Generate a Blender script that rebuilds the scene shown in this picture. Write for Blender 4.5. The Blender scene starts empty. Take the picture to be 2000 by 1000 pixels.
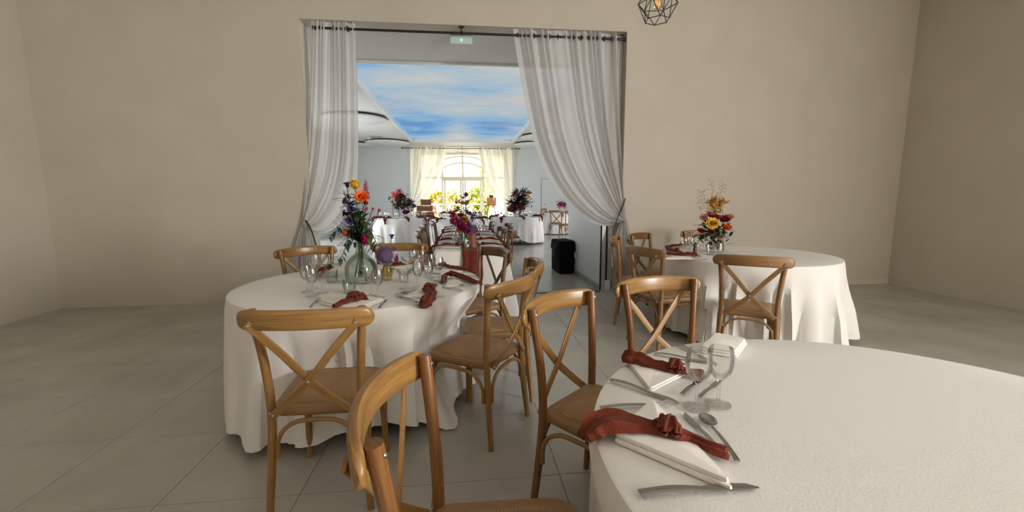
import bpy, math, random
import numpy as np
from mathutils import Matrix, Vector
random.seed(7); np.random.seed(7)
PI = math.pi
scene = bpy.context.scene
COL = scene.collection

# ------------------------------------------------------------------ camera
F_PX, CX, CY, CAM_H = 830.0, 1000.0, 500.0, 1.30
def _cam_axes():
    v = np.array([906. - CX, 387. - CY, F_PX]); h = np.array([906. + 1000 - CX, 387. - 4.9 - CY, F_PX])
    dy = v / np.linalg.norm(v)
    up = np.cross(v, h); up /= np.linalg.norm(up)
    if up[1] > 0: up = -up
    dx = np.cross(dy, up); dx /= np.linalg.norm(dx)
    return np.array([dx, dy, up])          # world axes written in the camera frame (x right, y down, z forward)
AX = _cam_axes()
cam_d = bpy.data.cameras.new('camera'); cam = bpy.data.objects.new('camera', cam_d); COL.objects.link(cam)
cam_d.sensor_width = 36.0; cam_d.lens = F_PX * 36.0 / 2000.0; cam_d.clip_start = 0.02; cam_d.clip_end = 300
cam.matrix_world = Matrix(((AX[0][0], -AX[0][1], -AX[0][2], 0), (AX[1][0], -AX[1][1], -AX[1][2], 0),
                           (AX[2][0], -AX[2][1], -AX[2][2], CAM_H), (0, 0, 0, 1)))
scene.camera = cam
def ray(x, y): return AX @ np.array([x - CX, y - CY, F_PX])
def onz(x, y, z):                          # photo pixel -> point on the level z
    r = ray(x, y); t = (z - CAM_H) / r[2]; return Vector((r[0] * t, r[1] * t, z))
def ony(x, y, Y):                          # photo pixel -> point on the upright plane Y
    r = ray(x, y); t = Y / r[1]; return Vector((r[0] * t, Y, CAM_H + r[2] * t))

# ------------------------------------------------------------------ world, lights, exposure
scene.view_settings.view_transform = 'Standard'; scene.view_settings.look = 'None'
scene.view_settings.exposure = 0.14; scene.view_settings.gamma = 1.0; scene.view_settings.use_curve_mapping = False
w = bpy.data.worlds.new('sky'); scene.world = w; w.use_nodes = True
w.node_tree.nodes['Background'].inputs[0].default_value = (1.0, 0.97, 0.90, 1)
w.node_tree.nodes['Background'].inputs[1].default_value = 7.0
scene.cycles.max_bounces = 8; scene.cycles.diffuse_bounces = 5; scene.cycles.glossy_bounces = 4
scene.cycles.transmission_bounces = 6; scene.cycles.transparent_max_bounces = 16
scene.cycles.sample_clamp_indirect = 4.0; scene.cycles.caustics_reflective = False; scene.cycles.caustics_refractive = False
def area_light(name, loc, rot, sx, sy, energy, color=(1, 1, 1), portal=False):
    d = bpy.data.lights.new(name, 'AREA'); d.shape = 'RECTANGLE'; d.size = sx; d.size_y = sy; d.energy = energy; d.color = color
    o = bpy.data.objects.new(name, d); COL.objects.link(o); o.location = loc; o.rotation_euler = rot
    if portal: d.cycles.is_portal = True
    return o
# daylight entering through the window in the dining room's right wall; fill lamps added at both hall sides
area_light('daylight_dining_window', (6.22, -2.6, 1.75), (0, math.radians(90), 0), 2.3, 1.5, 560, (1.0, 0.98, 0.95))
area_light('hall_fill_left', (-4.79, 11.6, 1.45), (0, math.radians(-90), 0), 2.2, 4.4, 150, (0.92, 0.96, 1.0))  # fill lamp added to brighten the hall, not a real window
area_light('hall_fill_right', (6.22, 12.0, 1.45), (0, math.radians(90), 0), 2.2, 4.4, 150, (0.96, 0.98, 1.0))  # second fill lamp, added opposite to even out the hall
area_light('daylight_hall_entrance', (0.0, 20.45, 1.65), (math.radians(-90), 0, 0), 4.4, 3.2, 1, portal=True)
sun_d = bpy.data.lights.new('sun', 'SUN'); sun_d.energy = 19.0; sun_d.angle = math.radians(2); sun_d.color = (1, .95, .82)
sun = bpy.data.objects.new('sun', sun_d); COL.objects.link(sun); sun.rotation_euler = (math.radians(-50), 0, math.radians(8))

# ------------------------------------------------------------------ materials
MATS = {}
def new_mat(name):
    m = bpy.data.materials.new(name); m.use_nodes = True; MATS[name] = m
    return m, m.node_tree.nodes, m.node_tree.links, m.node_tree.nodes['Principled BSDF']
def setp(p, color=None, rough=None, **kw):
    if color is not None: p.inputs['Base Color'].default_value = (*color, 1)
    if rough is not None: p.inputs['Roughness'].default_value = rough
    for k, v in kw.items(): p.inputs[k.replace('_', ' ')].default_value = v
def plain(name, color, rough=0.6, var=0.0, scale=8.0, bump=0.0, bscale=60.0, **kw):
    m, n, l, p = new_mat(name); setp(p, color, rough, **kw)
    tc = n.new('ShaderNodeTexCoord')
    if var > 0:
        no = n.new('ShaderNodeTexNoise'); no.inputs['Scale'].default_value = scale; no.inputs['Detail'].default_value = 4
        l.new(tc.outputs['Object'], no.inputs['Vector'])
        r = n.new('ShaderNodeValToRGB'); r.color_ramp.elements[0].position = .3; r.color_ramp.elements[1].position = .7
        r.color_ramp.elements[0].color = (*[max(0, c * (1 - var)) for c in color], 1)
        r.color_ramp.elements[1].color = (*[min(1, c * (1 + var)) for c in color], 1)
        l.new(no.outputs['Fac'], r.inputs['Fac']); l.new(r.outputs['Color'], p.inputs['Base Color'])
    if bump > 0:
        nb = n.new('ShaderNodeTexNoise'); nb.inputs['Scale'].default_value = bscale; nb.inputs['Detail'].default_value = 5
        l.new(tc.outputs['Object'], nb.inputs['Vector'])
        b = n.new('ShaderNodeBump'); b.inputs['Strength'].default_value = bump; b.inputs['Distance'].default_value = .01
        l.new(nb.outputs['Fac'], b.inputs['Height']); l.new(b.outputs['Normal'], p.inputs['Normal'])
    return m
def wood(name, light, dark, rough=.38):
    m, n, l, p = new_mat(name); setp(p, light, rough)
    uv = n.new('ShaderNodeUVMap'); mp = n.new('ShaderNodeMapping'); mp.inputs['Scale'].default_value = (120, 5.5, 1)
    oi = n.new('ShaderNodeObjectInfo'); l.new(oi.outputs['Random'], mp.inputs['Location'])
    no = n.new('ShaderNodeTexNoise'); no.inputs['Scale'].default_value = 1.0; no.inputs['Detail'].default_value = 6; no.inputs['Roughness'].default_value = .65
    r = n.new('ShaderNodeValToRGB'); r.color_ramp.elements[0].position = .28; r.color_ramp.elements[1].position = .72
    r.color_ramp.elements[0].color = (*dark, 1); r.color_ramp.elements[1].color = (*light, 1)
    b = n.new('ShaderNodeBump'); b.inputs['Strength'].default_value = .2; b.inputs['Distance'].default_value = .003
    l.new(uv.outputs['UV'], mp.inputs['Vector']); l.new(mp.outputs['Vector'], no.inputs['Vector']); l.new(no.outputs['Fac'], r.inputs['Fac'])
    l.new(r.outputs['Color'], p.inputs['Base Color']); l.new(no.outputs['Fac'], b.inputs['Height']); l.new(b.outputs['Normal'], p.inputs['Normal'])
    return m
oak = wood('honey_oak', (.355, .195, .060), (.18, .083, .022), .28)
oak_leg = wood('red_brown_oak', (.245, .110, .034), (.125, .048, .014), .28)
oak_shaded = wood('shade_darkened_oak', (.20, .115, .05), (.11, .06, .025), .4)  # oak with the shade of the dimmer chairs put into its colour
oak_seat = wood('dull_oak', (.30, .165, .065), (.20, .10, .036), .42)
def rattan_mat():
    m, n, l, p = new_mat('woven_rattan'); setp(p, (.4, .26, .13), .55)
    tc = n.new('ShaderNodeTexCoord'); mp = n.new('ShaderNodeMapping'); mp.inputs['Rotation'].default_value = (0, 0, .78)
    ch = n.new('ShaderNodeTexChecker'); ch.inputs['Scale'].default_value = 150
    ch.inputs['Color1'].default_value = (.46, .28, .125, 1); ch.inputs['Color2'].default_value = (.25, .125, .045, 1)
    no = n.new('ShaderNodeTexNoise'); no.inputs['Scale'].default_value = 14
    mx = n.new('ShaderNodeMixRGB'); mx.blend_type = 'MULTIPLY'; mx.inputs['Fac'].default_value = .6
    r = n.new('ShaderNodeValToRGB'); r.color_ramp.elements[0].color = (.55, .5, .45, 1); r.color_ramp.elements[1].color = (1, 1, 1, 1)
    b = n.new('ShaderNodeBump'); b.inputs['Strength'].default_value = .6; b.inputs['Distance'].default_value = .003
    l.new(tc.outputs['Object'], mp.inputs['Vector']); l.new(mp.outputs['Vector'], ch.inputs['Vector']); l.new(tc.outputs['Object'], no.inputs['Vector'])
    l.new(no.outputs['Fac'], r.inputs['Fac']); l.new(ch.outputs['Color'], mx.inputs['Color1']); l.new(r.outputs['Color'], mx.inputs['Color2'])
    l.new(mx.outputs['Color'], p.inputs['Base Color']); l.new(ch.outputs['Fac'], b.inputs['Height']); l.new(b.outputs['Normal'], p.inputs['Normal'])
    return m
rattan = rattan_mat()
def cloth_mat(name, color, transl=0.0, bump=.15, bscale=90, sheer=0.0, sheen=0.1):
    m, n, l, p = new_mat(name); setp(p, color, .85); p.inputs['Sheen Weight'].default_value = sheen
    p.inputs['Specular IOR Level'].default_value = .15
    tc = n.new('ShaderNodeTexCoord')
    no = n.new('ShaderNodeTexNoise'); no.inputs['Scale'].default_value = bscale; no.inputs['Detail'].default_value = 3
    b = n.new('ShaderNodeBump'); b.inputs['Strength'].default_value = bump; b.inputs['Distance'].default_value = .004
    l.new(tc.outputs['Object'], no.inputs['Vector']); l.new(no.outputs['Fac'], b.inputs['Height']); l.new(b.outputs['Normal'], p.inputs['Normal'])
    out = n['Material Output']; last = p.outputs[0]
    if transl > 0:
        t = n.new('ShaderNodeBsdfTranslucent'); t.inputs['Color'].default_value = (*color, 1)
        mx = n.new('ShaderNodeMixShader'); mx.inputs[0].default_value = transl
        l.new(last, mx.inputs[1]); l.new(t.outputs[0], mx.inputs[2]); last = mx.outputs[0]
    if sheer > 0:
        t = n.new('ShaderNodeBsdfTransparent'); mx = n.new('ShaderNodeMixShader'); mx.inputs[0].default_value = sheer
        l.new(last, mx.inputs[1]); l.new(t.outputs[0], mx.inputs[2]); last = mx.outputs[0]
    l.new(last, out.inputs['Surface'])
    return m
linen = cloth_mat('white_damask_linen', (.80, .775, .745), bump=.25, bscale=160)
paper = cloth_mat('white_napkin', (.84, .80, .75), bump=.12)
terra = cloth_mat('terracotta_gauze', (.165, .032, .016), bump=.5, bscale=220, transl=.12)
terra_dark = cloth_mat('deep_terracotta_gauze', (.135, .022, .014), bump=.4, bscale=180, transl=.1)
sheer = cloth_mat('white_sheer_voile', (.80, .785, .775), transl=.45, bump=.04, sheer=.16, sheen=.2)
sheer_far = cloth_mat('cream_sheer_voile', (.86, .84, .79), transl=.62, bump=.04, sheer=.07, sheen=.2)
wall_cream = plain('cream_plaster', (.56, .51, .43), .75, var=.03, scale=2.0, bump=.04)
wall_white = plain('white_plaster', (.72, .74, .73), .7, var=.02, scale=2.0, bump=.03)
ceil_white = plain('ceiling_white', (.66, .65, .62), .7, var=.015, scale=2)
trim_grey = plain('grey_skirting', (.30, .29, .27), .5)
alu = plain('pale_aluminium', (.52, .51, .48), .4, Metallic=.3)
black = plain('black_metal', (.012, .011, .011), .45)
black_rub = plain('black_rubber', (.012, .012, .012), .7)
black_nylon = plain('black_nylon', (.004, .004, .005), .85, bump=.2, bscale=300, Specular_IOR_Level=.12)
white_pl = plain('white_plastic', (.78, .78, .76), .35)
steel = plain('polished_steel', (.42, .40, .38), .22, Metallic=1.0)
chrome = plain('chrome', (.8, .8, .78), .15, Metallic=1.0)
gold = plain('brushed_gold', (.62, .45, .20), .3, Metallic=.9)
frame_white = plain('white_window_frame', (.78, .75, .68), .5)
terracotta = plain('terracotta_clay', (.22, .065, .038), .55)
crate_wood = plain('crate_wood', (.20, .085, .03), .6, var=.3, scale=14)
wood_table = plain('table_board', (.3, .2, .12), .6)
def glass_mat(name, tint, rough=.02, base=.025, ior=1.4):
    m, n, l, p = new_mat(name); n.remove(p); out = n['Material Output']
    t = n.new('ShaderNodeBsdfTransparent'); t.inputs[0].default_value = (*tint, 1)
    g = n.new('ShaderNodeBsdfGlossy'); g.inputs['Roughness'].default_value = rough; g.inputs[0].default_value = (.95, .95, .95, 1)
    lw = n.new('ShaderNodeFresnel'); lw.inputs[0].default_value = ior
    ma = n.new('ShaderNodeMath'); ma.operation = 'MULTIPLY_ADD'; ma.inputs[1].default_value = .7; ma.inputs[2].default_value = base; ma.use_clamp = True
    mx = n.new('ShaderNodeMixShader'); l.new(lw.outputs[0], ma.inputs[0]); l.new(ma.outputs[0], mx.inputs[0]); l.new(t.outputs[0], mx.inputs[1]); l.new(g.outputs[0], mx.inputs[2])
    l.new(mx.outputs[0], out.inputs['Surface']); return m
glass = glass_mat('clear_glass', (.985, .985, .982))
glass_green = glass_mat('pale_green_glass', (.90, .945, .92), base=.03)
glass_amber = glass_mat('amber_glass', (.92, .82, .58), base=.05)
glass_pane = glass_mat('window_glass', (.97, .98, .97), base=.0)
def floor_mat(name, grid=False):
    m, n, l, p = new_mat(name); setp(p, (.3, .28, .25), .3); p.inputs['Specular IOR Level'].default_value = .5
    g = n.new('ShaderNodeNewGeometry')
    no = n.new('ShaderNodeTexNoise'); no.inputs['Scale'].default_value = 1.7; no.inputs['Detail'].default_value = 6; no.inputs['Roughness'].default_value = .5; no.inputs['Distortion'].default_value = .2
    r = n.new('ShaderNodeValToRGB'); r.color_ramp.elements[0].position = .3; r.color_ramp.elements[1].position = .72
    r.color_ramp.elements[0].color = (.36, .34, .305, 1); r.color_ramp.elements[1].color = (.46, .435, .395, 1)
    rr = n.new('ShaderNodeMapRange'); rr.inputs[3].default_value = .13; rr.inputs[4].default_value = .26
    l.new(g.outputs['Position'], no.inputs['Vector']); l.new(no.outputs['Fac'], r.inputs['Fac']); l.new(no.outputs['Fac'], rr.inputs[0]); l.new(rr.outputs[0], p.inputs['Roughness'])
    col = r.outputs['Color']
    if grid:
        mp = n.new('ShaderNodeMapping'); mp.inputs['Location'].default_value = (-.424 / .587, -1.82 / .587, 0); mp.inputs['Scale'].default_value = (1 / .587, 1 / .587, 1)
        br = n.new('ShaderNodeTexBrick'); br.offset = 0; br.inputs['Scale'].default_value = 1; br.inputs['Brick Width'].default_value = 1; br.inputs['Row Height'].default_value = 1
        br.inputs['Mortar Size'].default_value = .004; br.inputs['Mortar'].default_value = (.1, .09, .08, 1)
        l.new(g.outputs['Position'], mp.inputs['Vector']); l.new(mp.outputs['Vector'], br.inputs['Vector']); l.new(col, br.inputs['Color1']); l.new(col, br.inputs['Color2']); col = br.outputs['Color']
    l.new(col, p.inputs['Base Color']); return m
tile_m = floor_mat('stone_look_tile'); floor_far_m = floor_mat('stone_look_tile_far', True)
grout = plain('dark_grout', (.085, .075, .065), .8)
def leafm(name, c, rough=.5, var=.3, scale=30, transl=.15):
    m = plain(name, c, rough, var=var, scale=scale); return m
green = leafm('leaf_green', (.045, .085, .022)); green_d = leafm('dark_leaf', (.018, .032, .014)); green_l = leafm('light_green_stem', (.12, .19, .05))
fl = {k: leafm('petal_' + k, c, .55, .22, 40) for k, c in dict(yellow=(.72, .44, .03), orange=(.80, .15, .015), purple=(.05, .02, .13), violet=(.125, .065, .165),
      pink=(.62, .12, .22), magenta=(.42, .025, .13), red=(.32, .012, .022), blush=(.66, .30, .26), coral=(.70, .05, .09), mustard=(.50, .25, .03), plum=(.09, .04, .085), cream=(.75, .68, .52)).items()}
twig = plain('dry_twig', (.20, .12, .08), .8); dried = plain('dried_grass', (.30, .22, .10), .8)
def emis(name, col, s):
    m, n, l, p = new_mat(name); setp(p, col, .5); p.inputs['Emission Color'].default_value = (*col, 1); p.inputs['Emission Strength'].default_value = s; return m
def sky_print():
    m, n, l, p = new_mat('backlit_sky_print'); n.remove(p); out = n['Material Output']
    g = n.new('ShaderNodeNewGeometry'); mp = n.new('ShaderNodeMapping'); mp.inputs['Scale'].default_value = (.34, .5, 1); mp.inputs['Location'].default_value = (1.2, .35, 0)
    no = n.new('ShaderNodeTexNoise'); no.inputs['Scale'].default_value = 1.35; no.inputs['Detail'].default_value = 7; no.inputs['Roughness'].default_value = .56; no.inputs['Distortion'].default_value = .35
    sx = n.new('ShaderNodeSeparateXYZ'); l.new(g.outputs['Position'], sx.inputs[0])
    # pale plume of cloud along the middle of the print
    def gauss(src, c, wd, amp):
        a = n.new('ShaderNodeMath'); a.operation = 'SUBTRACT'; l.new(src, a.inputs[0]); a.inputs[1].default_value = c
        b = n.new('ShaderNodeMath'); b.operation = 'DIVIDE'; l.new(a.outputs[0], b.inputs[0]); b.inputs[1].default_value = wd
        c2 = n.new('ShaderNodeMath'); c2.operation = 'MULTIPLY'; l.new(b.outputs[0], c2.inputs[0]); l.new(b.outputs[0], c2.inputs[1])
        d = n.new('ShaderNodeMath'); d.operation = 'MULTIPLY'; l.new(c2.outputs[0], d.inputs[0]); d.inputs[1].default_value = -1
        e = n.new('ShaderNodeMath'); e.operation = 'EXPONENT'; l.new(d.outputs[0], e.inputs[0])
        f = n.new('ShaderNodeMath'); f.operation = 'MULTIPLY'; l.new(e.outputs[0], f.inputs[0]); f.inputs[1].default_value = amp
        return f.outputs[0]
    def add(a, b, op='ADD'):
        q = n.new('ShaderNodeMath'); q.operation = op; l.new(a, q.inputs[0]); l.new(b, q.inputs[1]); return q.outputs[0]
    l.new(g.outputs['Position'], mp.inputs['Vector']); l.new(mp.outputs['Vector'], no.inputs['Vector'])
    plume = add(gauss(sx.outputs['X'], -.15, .6, .42), gauss(sx.outputs['Y'], 15.4, 3.0, 1.0), 'MULTIPLY')
    pale = gauss(sx.outputs['Y'], 9.6, 1.7, .07)
    deep = gauss(sx.outputs['Y'], 13.8, 1.9, -.17)
    v = add(add(add(no.outputs['Fac'], plume), pale), deep)
    r = n.new('ShaderNodeValToRGB'); e = r.color_ramp.elements
    e[0].position = .27; e[0].color = (.14, .32, .60, 1); e[1].position = .80; e[1].color = (.60, .62, .60, 1)
    for pos, c in ((.38, (.22, .42, .66)), (.49, (.36, .50, .62)), (.63, (.48, .545, .575))):
        q = e.new(pos); q.color = (*c, 1)
    l.new(v, r.inputs['Fac'])
    pk = n.new('ShaderNodeTexNoise'); pk.inputs['Scale'].default_value = .8; pk.inputs['Detail'].default_value = 3; l.new(mp.outputs['Vector'], pk.inputs['Vector'])
    pr = n.new('ShaderNodeValToRGB'); pr.color_ramp.elements[0].position = .54; pr.color_ramp.elements[1].position = .68
    pr.color_ramp.elements[0].color = (0, 0, 0, 1); pr.color_ramp.elements[1].color = (.6, .6, .6, 1); l.new(pk.outputs['Fac'], pr.inputs['Fac'])
    mx = n.new('ShaderNodeMixRGB'); mx.inputs['Color2'].default_value = (.66, .55, .50, 1); l.new(pr.outputs['Color'], mx.inputs['Fac']); l.new(r.outputs['Color'], mx.inputs['Color1'])
    em = n.new('ShaderNodeEmission'); em.inputs['Strength'].default_value = .88; l.new(mx.outputs['Color'], em.inputs['Color']); l.new(em.outputs[0], out.inputs['Surface'])
    return m
sky_m = sky_print()

# ------------------------------------------------------------------ mesh kit
class MB:
    def __init__(s): s.v = []; s.f = []; s.uv = []
    def add(s, verts, faces, uvs=None):
        o = len(s.v); s.v += [tuple(q) for q in verts]; s.f += [tuple(i + o for i in f) for f in faces]
        s.uv += list(uvs) if uvs is not None else [(q[0], q[2] if abs(q[2]) > abs(q[1]) else q[1]) for q in verts]
        return s
    def box(s, c, d, rz=0.0):
        x, y, z = d[0] / 2, d[1] / 2, d[2] / 2; cs, sn = math.cos(rz), math.sin(rz)
        vs = [(c[0] + cs * a * x - sn * b * y, c[1] + sn * a * x + cs * b * y, c[2] + e * z) for e in (-1, 1) for a, b in ((-1, -1), (1, -1), (1, 1), (-1, 1))]
        return s.add(vs, [(0, 3, 2, 1), (4, 5, 6, 7), (0, 1, 5, 4), (1, 2, 6, 5), (2, 3, 7, 6), (3, 0, 4, 7)])
    def bbox(s, a, b): return s.box([(a[i] + b[i]) / 2 for i in range(3)], [abs(b[i] - a[i]) for i in range(3)])
    def rings(s, R, closed=True, cap=True, uvs=None):
        n = len(R[0]); vs = [p for r in R for p in r]; fs = []
        for i in range(len(R) - 1):
            for j in range(n if closed else n - 1):
                k = (j + 1) % n; fs.append((i * n + j, i * n + k, (i + 1) * n + k, (i + 1) * n + j))
        if cap and closed: fs.append(tuple(range(n - 1, -1, -1))); fs.append(tuple((len(R) - 1) * n + j for j in range(n)))
        return s.add(vs, fs, uvs)
    def sweep(s, path, ra, rb=None, n=10, ref=(0, 0, 1), sq=0.0, cap=True):
        """elliptic (or squarish) section along a path; ra along ref-ish direction's cross, rb along the other"""
        P = [Vector(p) for p in path]; m = len(P)
        if not hasattr(ra, '__len__'): ra = [ra] * m
        rb = ra if rb is None else ([rb] * m if not hasattr(rb, '__len__') else rb)
        R = []; uv = []; L = 0.0; ref = Vector(ref)
        for i in range(m):
            t = (P[min(i + 1, m - 1)] - P[max(i - 1, 0)]).normalized()
            if i: L += (P[i] - P[i - 1]).length
            a = t.cross(ref)
            if a.length < 1e-4: a = t.cross(Vector((1, 0, 0)) if abs(t.x) < .9 else Vector((0, 1, 0)))
            a.normalize(); b = a.cross(t).normalized(); ring = []
            for j in range(n):
                h = 2 * PI * j / n + (PI / n if sq else 0); c, q = math.cos(h), math.sin(h)
                if sq:
                    c = math.copysign(abs(c) ** (1 - sq), c); q = math.copysign(abs(q) ** (1 - sq), q)
                ring.append(P[i] + a * (ra[i] * c) + b * (rb[i] * q)); uv.append((math.sin(h) * rb[i] + math.cos(h) * ra[i], L))
            R.append(ring)
        return s.rings(R, True, cap, uv)
    def lathe(s, prof, n=20, c=(0, 0, 0), cap=False, wob=None):
        R = []
        for r, z in prof:
            R.append([(c[0] + r * (wob(j / n) if wob else 1) * math.cos(2 * PI * j / n), c[1] + r * (wob(j / n) if wob else 1) * math.sin(2 * PI * j / n), c[2] + z) for j in range(n)])
        return s.rings(R, True, cap)
    def grid(s, fn, nu, nv):
        vs = [fn(i / nu, j / nv) for j in range(nv + 1) for i in range(nu + 1)]
        fs = [(j * (nu + 1) + i, j * (nu + 1) + i + 1, (j + 1) * (nu + 1) + i + 1, (j + 1) * (nu + 1) + i) for j in range(nv) for i in range(nu)]
        return s.add(vs, fs)
    def ball(s, c, r, nu=10, nv=6, sz=1.0):
        return s.lathe([(max(1e-4, r * math.sin(PI * k / nv)), -r * sz * math.cos(PI * k / nv)) for k in range(nv + 1)], nu, c)
    def mesh(s, name, smooth=True):
        me = bpy.data.meshes.new(name); me.from_pydata([tuple(q) for q in s.v], [], s.f); me.update()
        ul = me.uv_layers.new(name='UVMap'); idx = np.zeros(len(me.loops), dtype=np.int32); me.loops.foreach_get('vertex_index', idx)
        ul.data.foreach_set('uv', np.array(s.uv, dtype=np.float32)[idx].ravel())
        if smooth:
            me.polygons.foreach_set('use_smooth', [True] * len(me.polygons)); me.set_sharp_from_angle(angle=math.radians(42))
        return me
def obj(name, mb, mat, parent=None, loc=None, rz=None, smooth=True):
    me = mb.mesh(name, smooth) if isinstance(mb, MB) else mb
    o = bpy.data.objects.new(name, me); COL.objects.link(o)
    if mat is not None and not me.materials: me.materials.append(mat)
    if parent is not None: o.parent = parent
    if loc is not None: o.location = loc
    if rz is not None: o.rotation_euler = (0, 0, rz)
    return o
def tag(o, label, cat, group=None):
    o['label'] = label; o['category'] = cat
    if group: o['group'] = group
    return o
def thing(name, label, cat, loc=(0, 0, 0), rz=0.0, group=None):
    o = bpy.data.objects.new(name, None); COL.objects.link(o); o.location = loc; o.rotation_euler = (0, 0, rz); o.empty_display_size = .1
    return tag(o, label, cat, group)
def struct(name, mb, mat, parent=None, smooth=False):
    o = obj(name, mb, mat, parent, smooth=smooth)
    if parent is None: o['kind'] = 'structure'
    return o
CH = {}
def kids(o): return [c for c in COL.objects if c.parent == o]
def dup(root, loc, rz, label=None, group=None, tree=None):
    def cp(o, par):
        c = o.copy(); COL.objects.link(c)
        if par is not None: c.parent = par
        for k in TREE.get(o.name, []): cp(k, c)
        return c
    TREE = {}
    stack = [root]
    while stack:
        o = stack.pop(); ks = list(o.children); TREE[o.name] = ks; stack += ks
    r = cp(root, None); r.location = loc; r.rotation_euler = (0, 0, rz)
    if label: r['label'] = label
    if group: r['group'] = group
    return r
def bez(pts, n):
    """Catmull-Rom through pts, n segments overall"""
    P = [Vector(p) for p in pts]; P = [2 * P[0] - P[1]] + P + [2 * P[-1] - P[-2]]; out = []; m = len(P) - 3
    for k in range(n + 1):
        t = k / n * m; i = min(int(t), m - 1); t -= i; a, b, c, d = P[i:i + 4]
        out.append(.5 * ((2 * b) + (c - a) * t + (2 * a - 5 * b + 4 * c - d) * t * t + (3 * b - a - 3 * c + d) * t ** 3))
    return out

# ================================================================== SETTING
YF, TH = 5.60, 0.25             # dividing wall between the dining room and the hall
OX0, OX1, OZ = -1.90, 2.13, 3.41
XL, XR, YB, ZC = -4.859, 6.294, -4.4, 4.3
YH = 18.0                       # far wall of the hall
YE = 20.6                       # glazed entrance wall
T = 0.587
# ---- floor: single tiles where they can be told apart, one surface beyond
fl_base = struct('floor', MB().bbox((XL, YB, -.08), (XR, 9.09, -.006)), grout)
t_me = MB().bbox((.0015, .0015, -.006), (T - .0015, T - .0015, 0)).mesh('tile', False); t_me.materials.append(tile_m)
for i in range(-9, 10):
    for j in range(-3, 13):
        x0, y0 = .424 + i * T, 1.82 + (j - 1) * T
        if x0 < XL - .02 or x0 + T > XR + .02 or y0 + T > 9.1: continue
        if y0 < 0: continue
        o = obj('tile', t_me, None, fl_base, (x0, y0, 0))
m = MB(); m.bbox((XL, 8.86, -.05), (XR, YE + .2, 0)); fo = obj('distant_tiles', m, floor_far_m, fl_base, smooth=False); fo['kind'] = 'stuff'
# rest of the dining room floor, out of the camera's reach
m = MB(); m.bbox((XL, YB, -.006), (XR, .05, -.001)); fo = obj('nearer_tiles', m, floor_far_m, fl_base, smooth=False); fo['kind'] = 'stuff'
struct('trim_1', MB().bbox((OX0, YF + .02, 0), (1.86, YF + .10, .007)), plain('dark_threshold', (.06, .06, .055), .35, Metallic=.4))
# ---- dividing wall
m = MB(); m.bbox((XL - .2, YF, -.1), (OX0, YF + TH, ZC)); m.bbox((OX1, YF, -.1), (XR + .2, YF + TH, ZC)); m.bbox((OX0, YF, OZ), (OX1, YF + TH, ZC))
struct('wall_front', m, wall_cream)
# dining room shell (window opening in the right wall, behind the camera)
struct('wall_left', MB().bbox((XL - .2, YB, -.1), (XL, YF, ZC)), wall_cream)
m = MB(); m.bbox((XR, YB, -.1), (XR + .2, -3.4, ZC)); m.bbox((XR, -1.8, -.1), (XR + .2, YF, ZC)); m.bbox((XR, -3.4, -.1), (XR + .2, -1.8, .55)); m.bbox((XR, -3.4, 2.95), (XR + .2, -1.8, ZC))
struct('wall_right', m, wall_cream)
m = MB(); m.bbox((XL - .2, YB - .2, -.1), (XR + .2, YB, ZC))
struct('wall_back', m, wall_cream)
struct('ceiling', MB().bbox((XL - .2, YB - .2, ZC), (XR + .2, YF + TH, ZC + .2)), ceil_white)
# ---- hall shell
SX0, SX1, SY0, SY1 = -1.90, 1.90, 7.12, 16.6      # sky panel recess
m = MB()
m.bbox((XL - .2, YF + TH, OZ), (SX0, YE, OZ + .15)); m.bbox((SX1, YF + TH, OZ), (XR + .2, YE, OZ + .15)); m.bbox((SX0, YF + TH, OZ), (SX1, SY0, OZ + .15)); m.bbox((SX0, SY1, OZ), (SX1, YE, OZ + .15))
struct('ceiling_hall', m, ceil_white)
struct('wall_hall_left', MB().bbox((XL - .2, YF + TH, -.1), (XL, YE, OZ)), wall_white)
struct('wall_hall_right', MB().bbox((XR, YF + TH, -.1), (XR + .2, YE, OZ)), wall_white)
EX0, EX1 = -2.12, 2.02
m = MB(); m.bbox((XL, YH, 0), (EX0, YH + .25, OZ)); m.bbox((EX1, YH, 0), (XR, YH + .25, OZ)); m.bbox((EX0, YH, 3.375), (EX1, YH + .25, OZ))
struct('wall_far', m, wall_white)
m = MB(); m.bbox((1.88, YF + .14, -.05), (2.05, 7.6, OZ)); struct('wall_stub', m, wall_white)
struct('baseboard_stub', MB().bbox((1.866, YF + .14, 0), (1.88, 7.614, .075)), trim_grey)
struct('baseboard_front', MB().bbox((OX1 + .1, YF - .012, 0), (XR, YF, .07)), plain('cream_skirting', (.6, .54, .44), .5))
m = MB(); m.bbox((XL, YH - .012, 0), (EX0 - .1, YH, .08)); m.bbox((EX1 + .1, YH - .012, 0), (XR, YH, .08)); struct('baseboard_far', m, trim_grey)
# entrance recess and its glazing
m = MB(); m.bbox((EX0 - .3, YH + .25, 0), (EX0 - .1, YE, 3.4)); m.bbox((EX1 + .1, YH + .25, 0), (EX1 + .3, YE, 3.4)); struct('wall_entrance', m, wall_white)
m = MB(); m.bbox((EX0 - .3, YE, 0), (EX0 + .02, YE + .2, 3.41)); m.bbox((EX1 - .02, YE, 0), (EX1 + .3, YE + .2, 3.41)); m.bbox((EX0, YE, 3.385), (EX1, YE + .2, 3.41)); struct('wall_glazed', m, wall_white)
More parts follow.
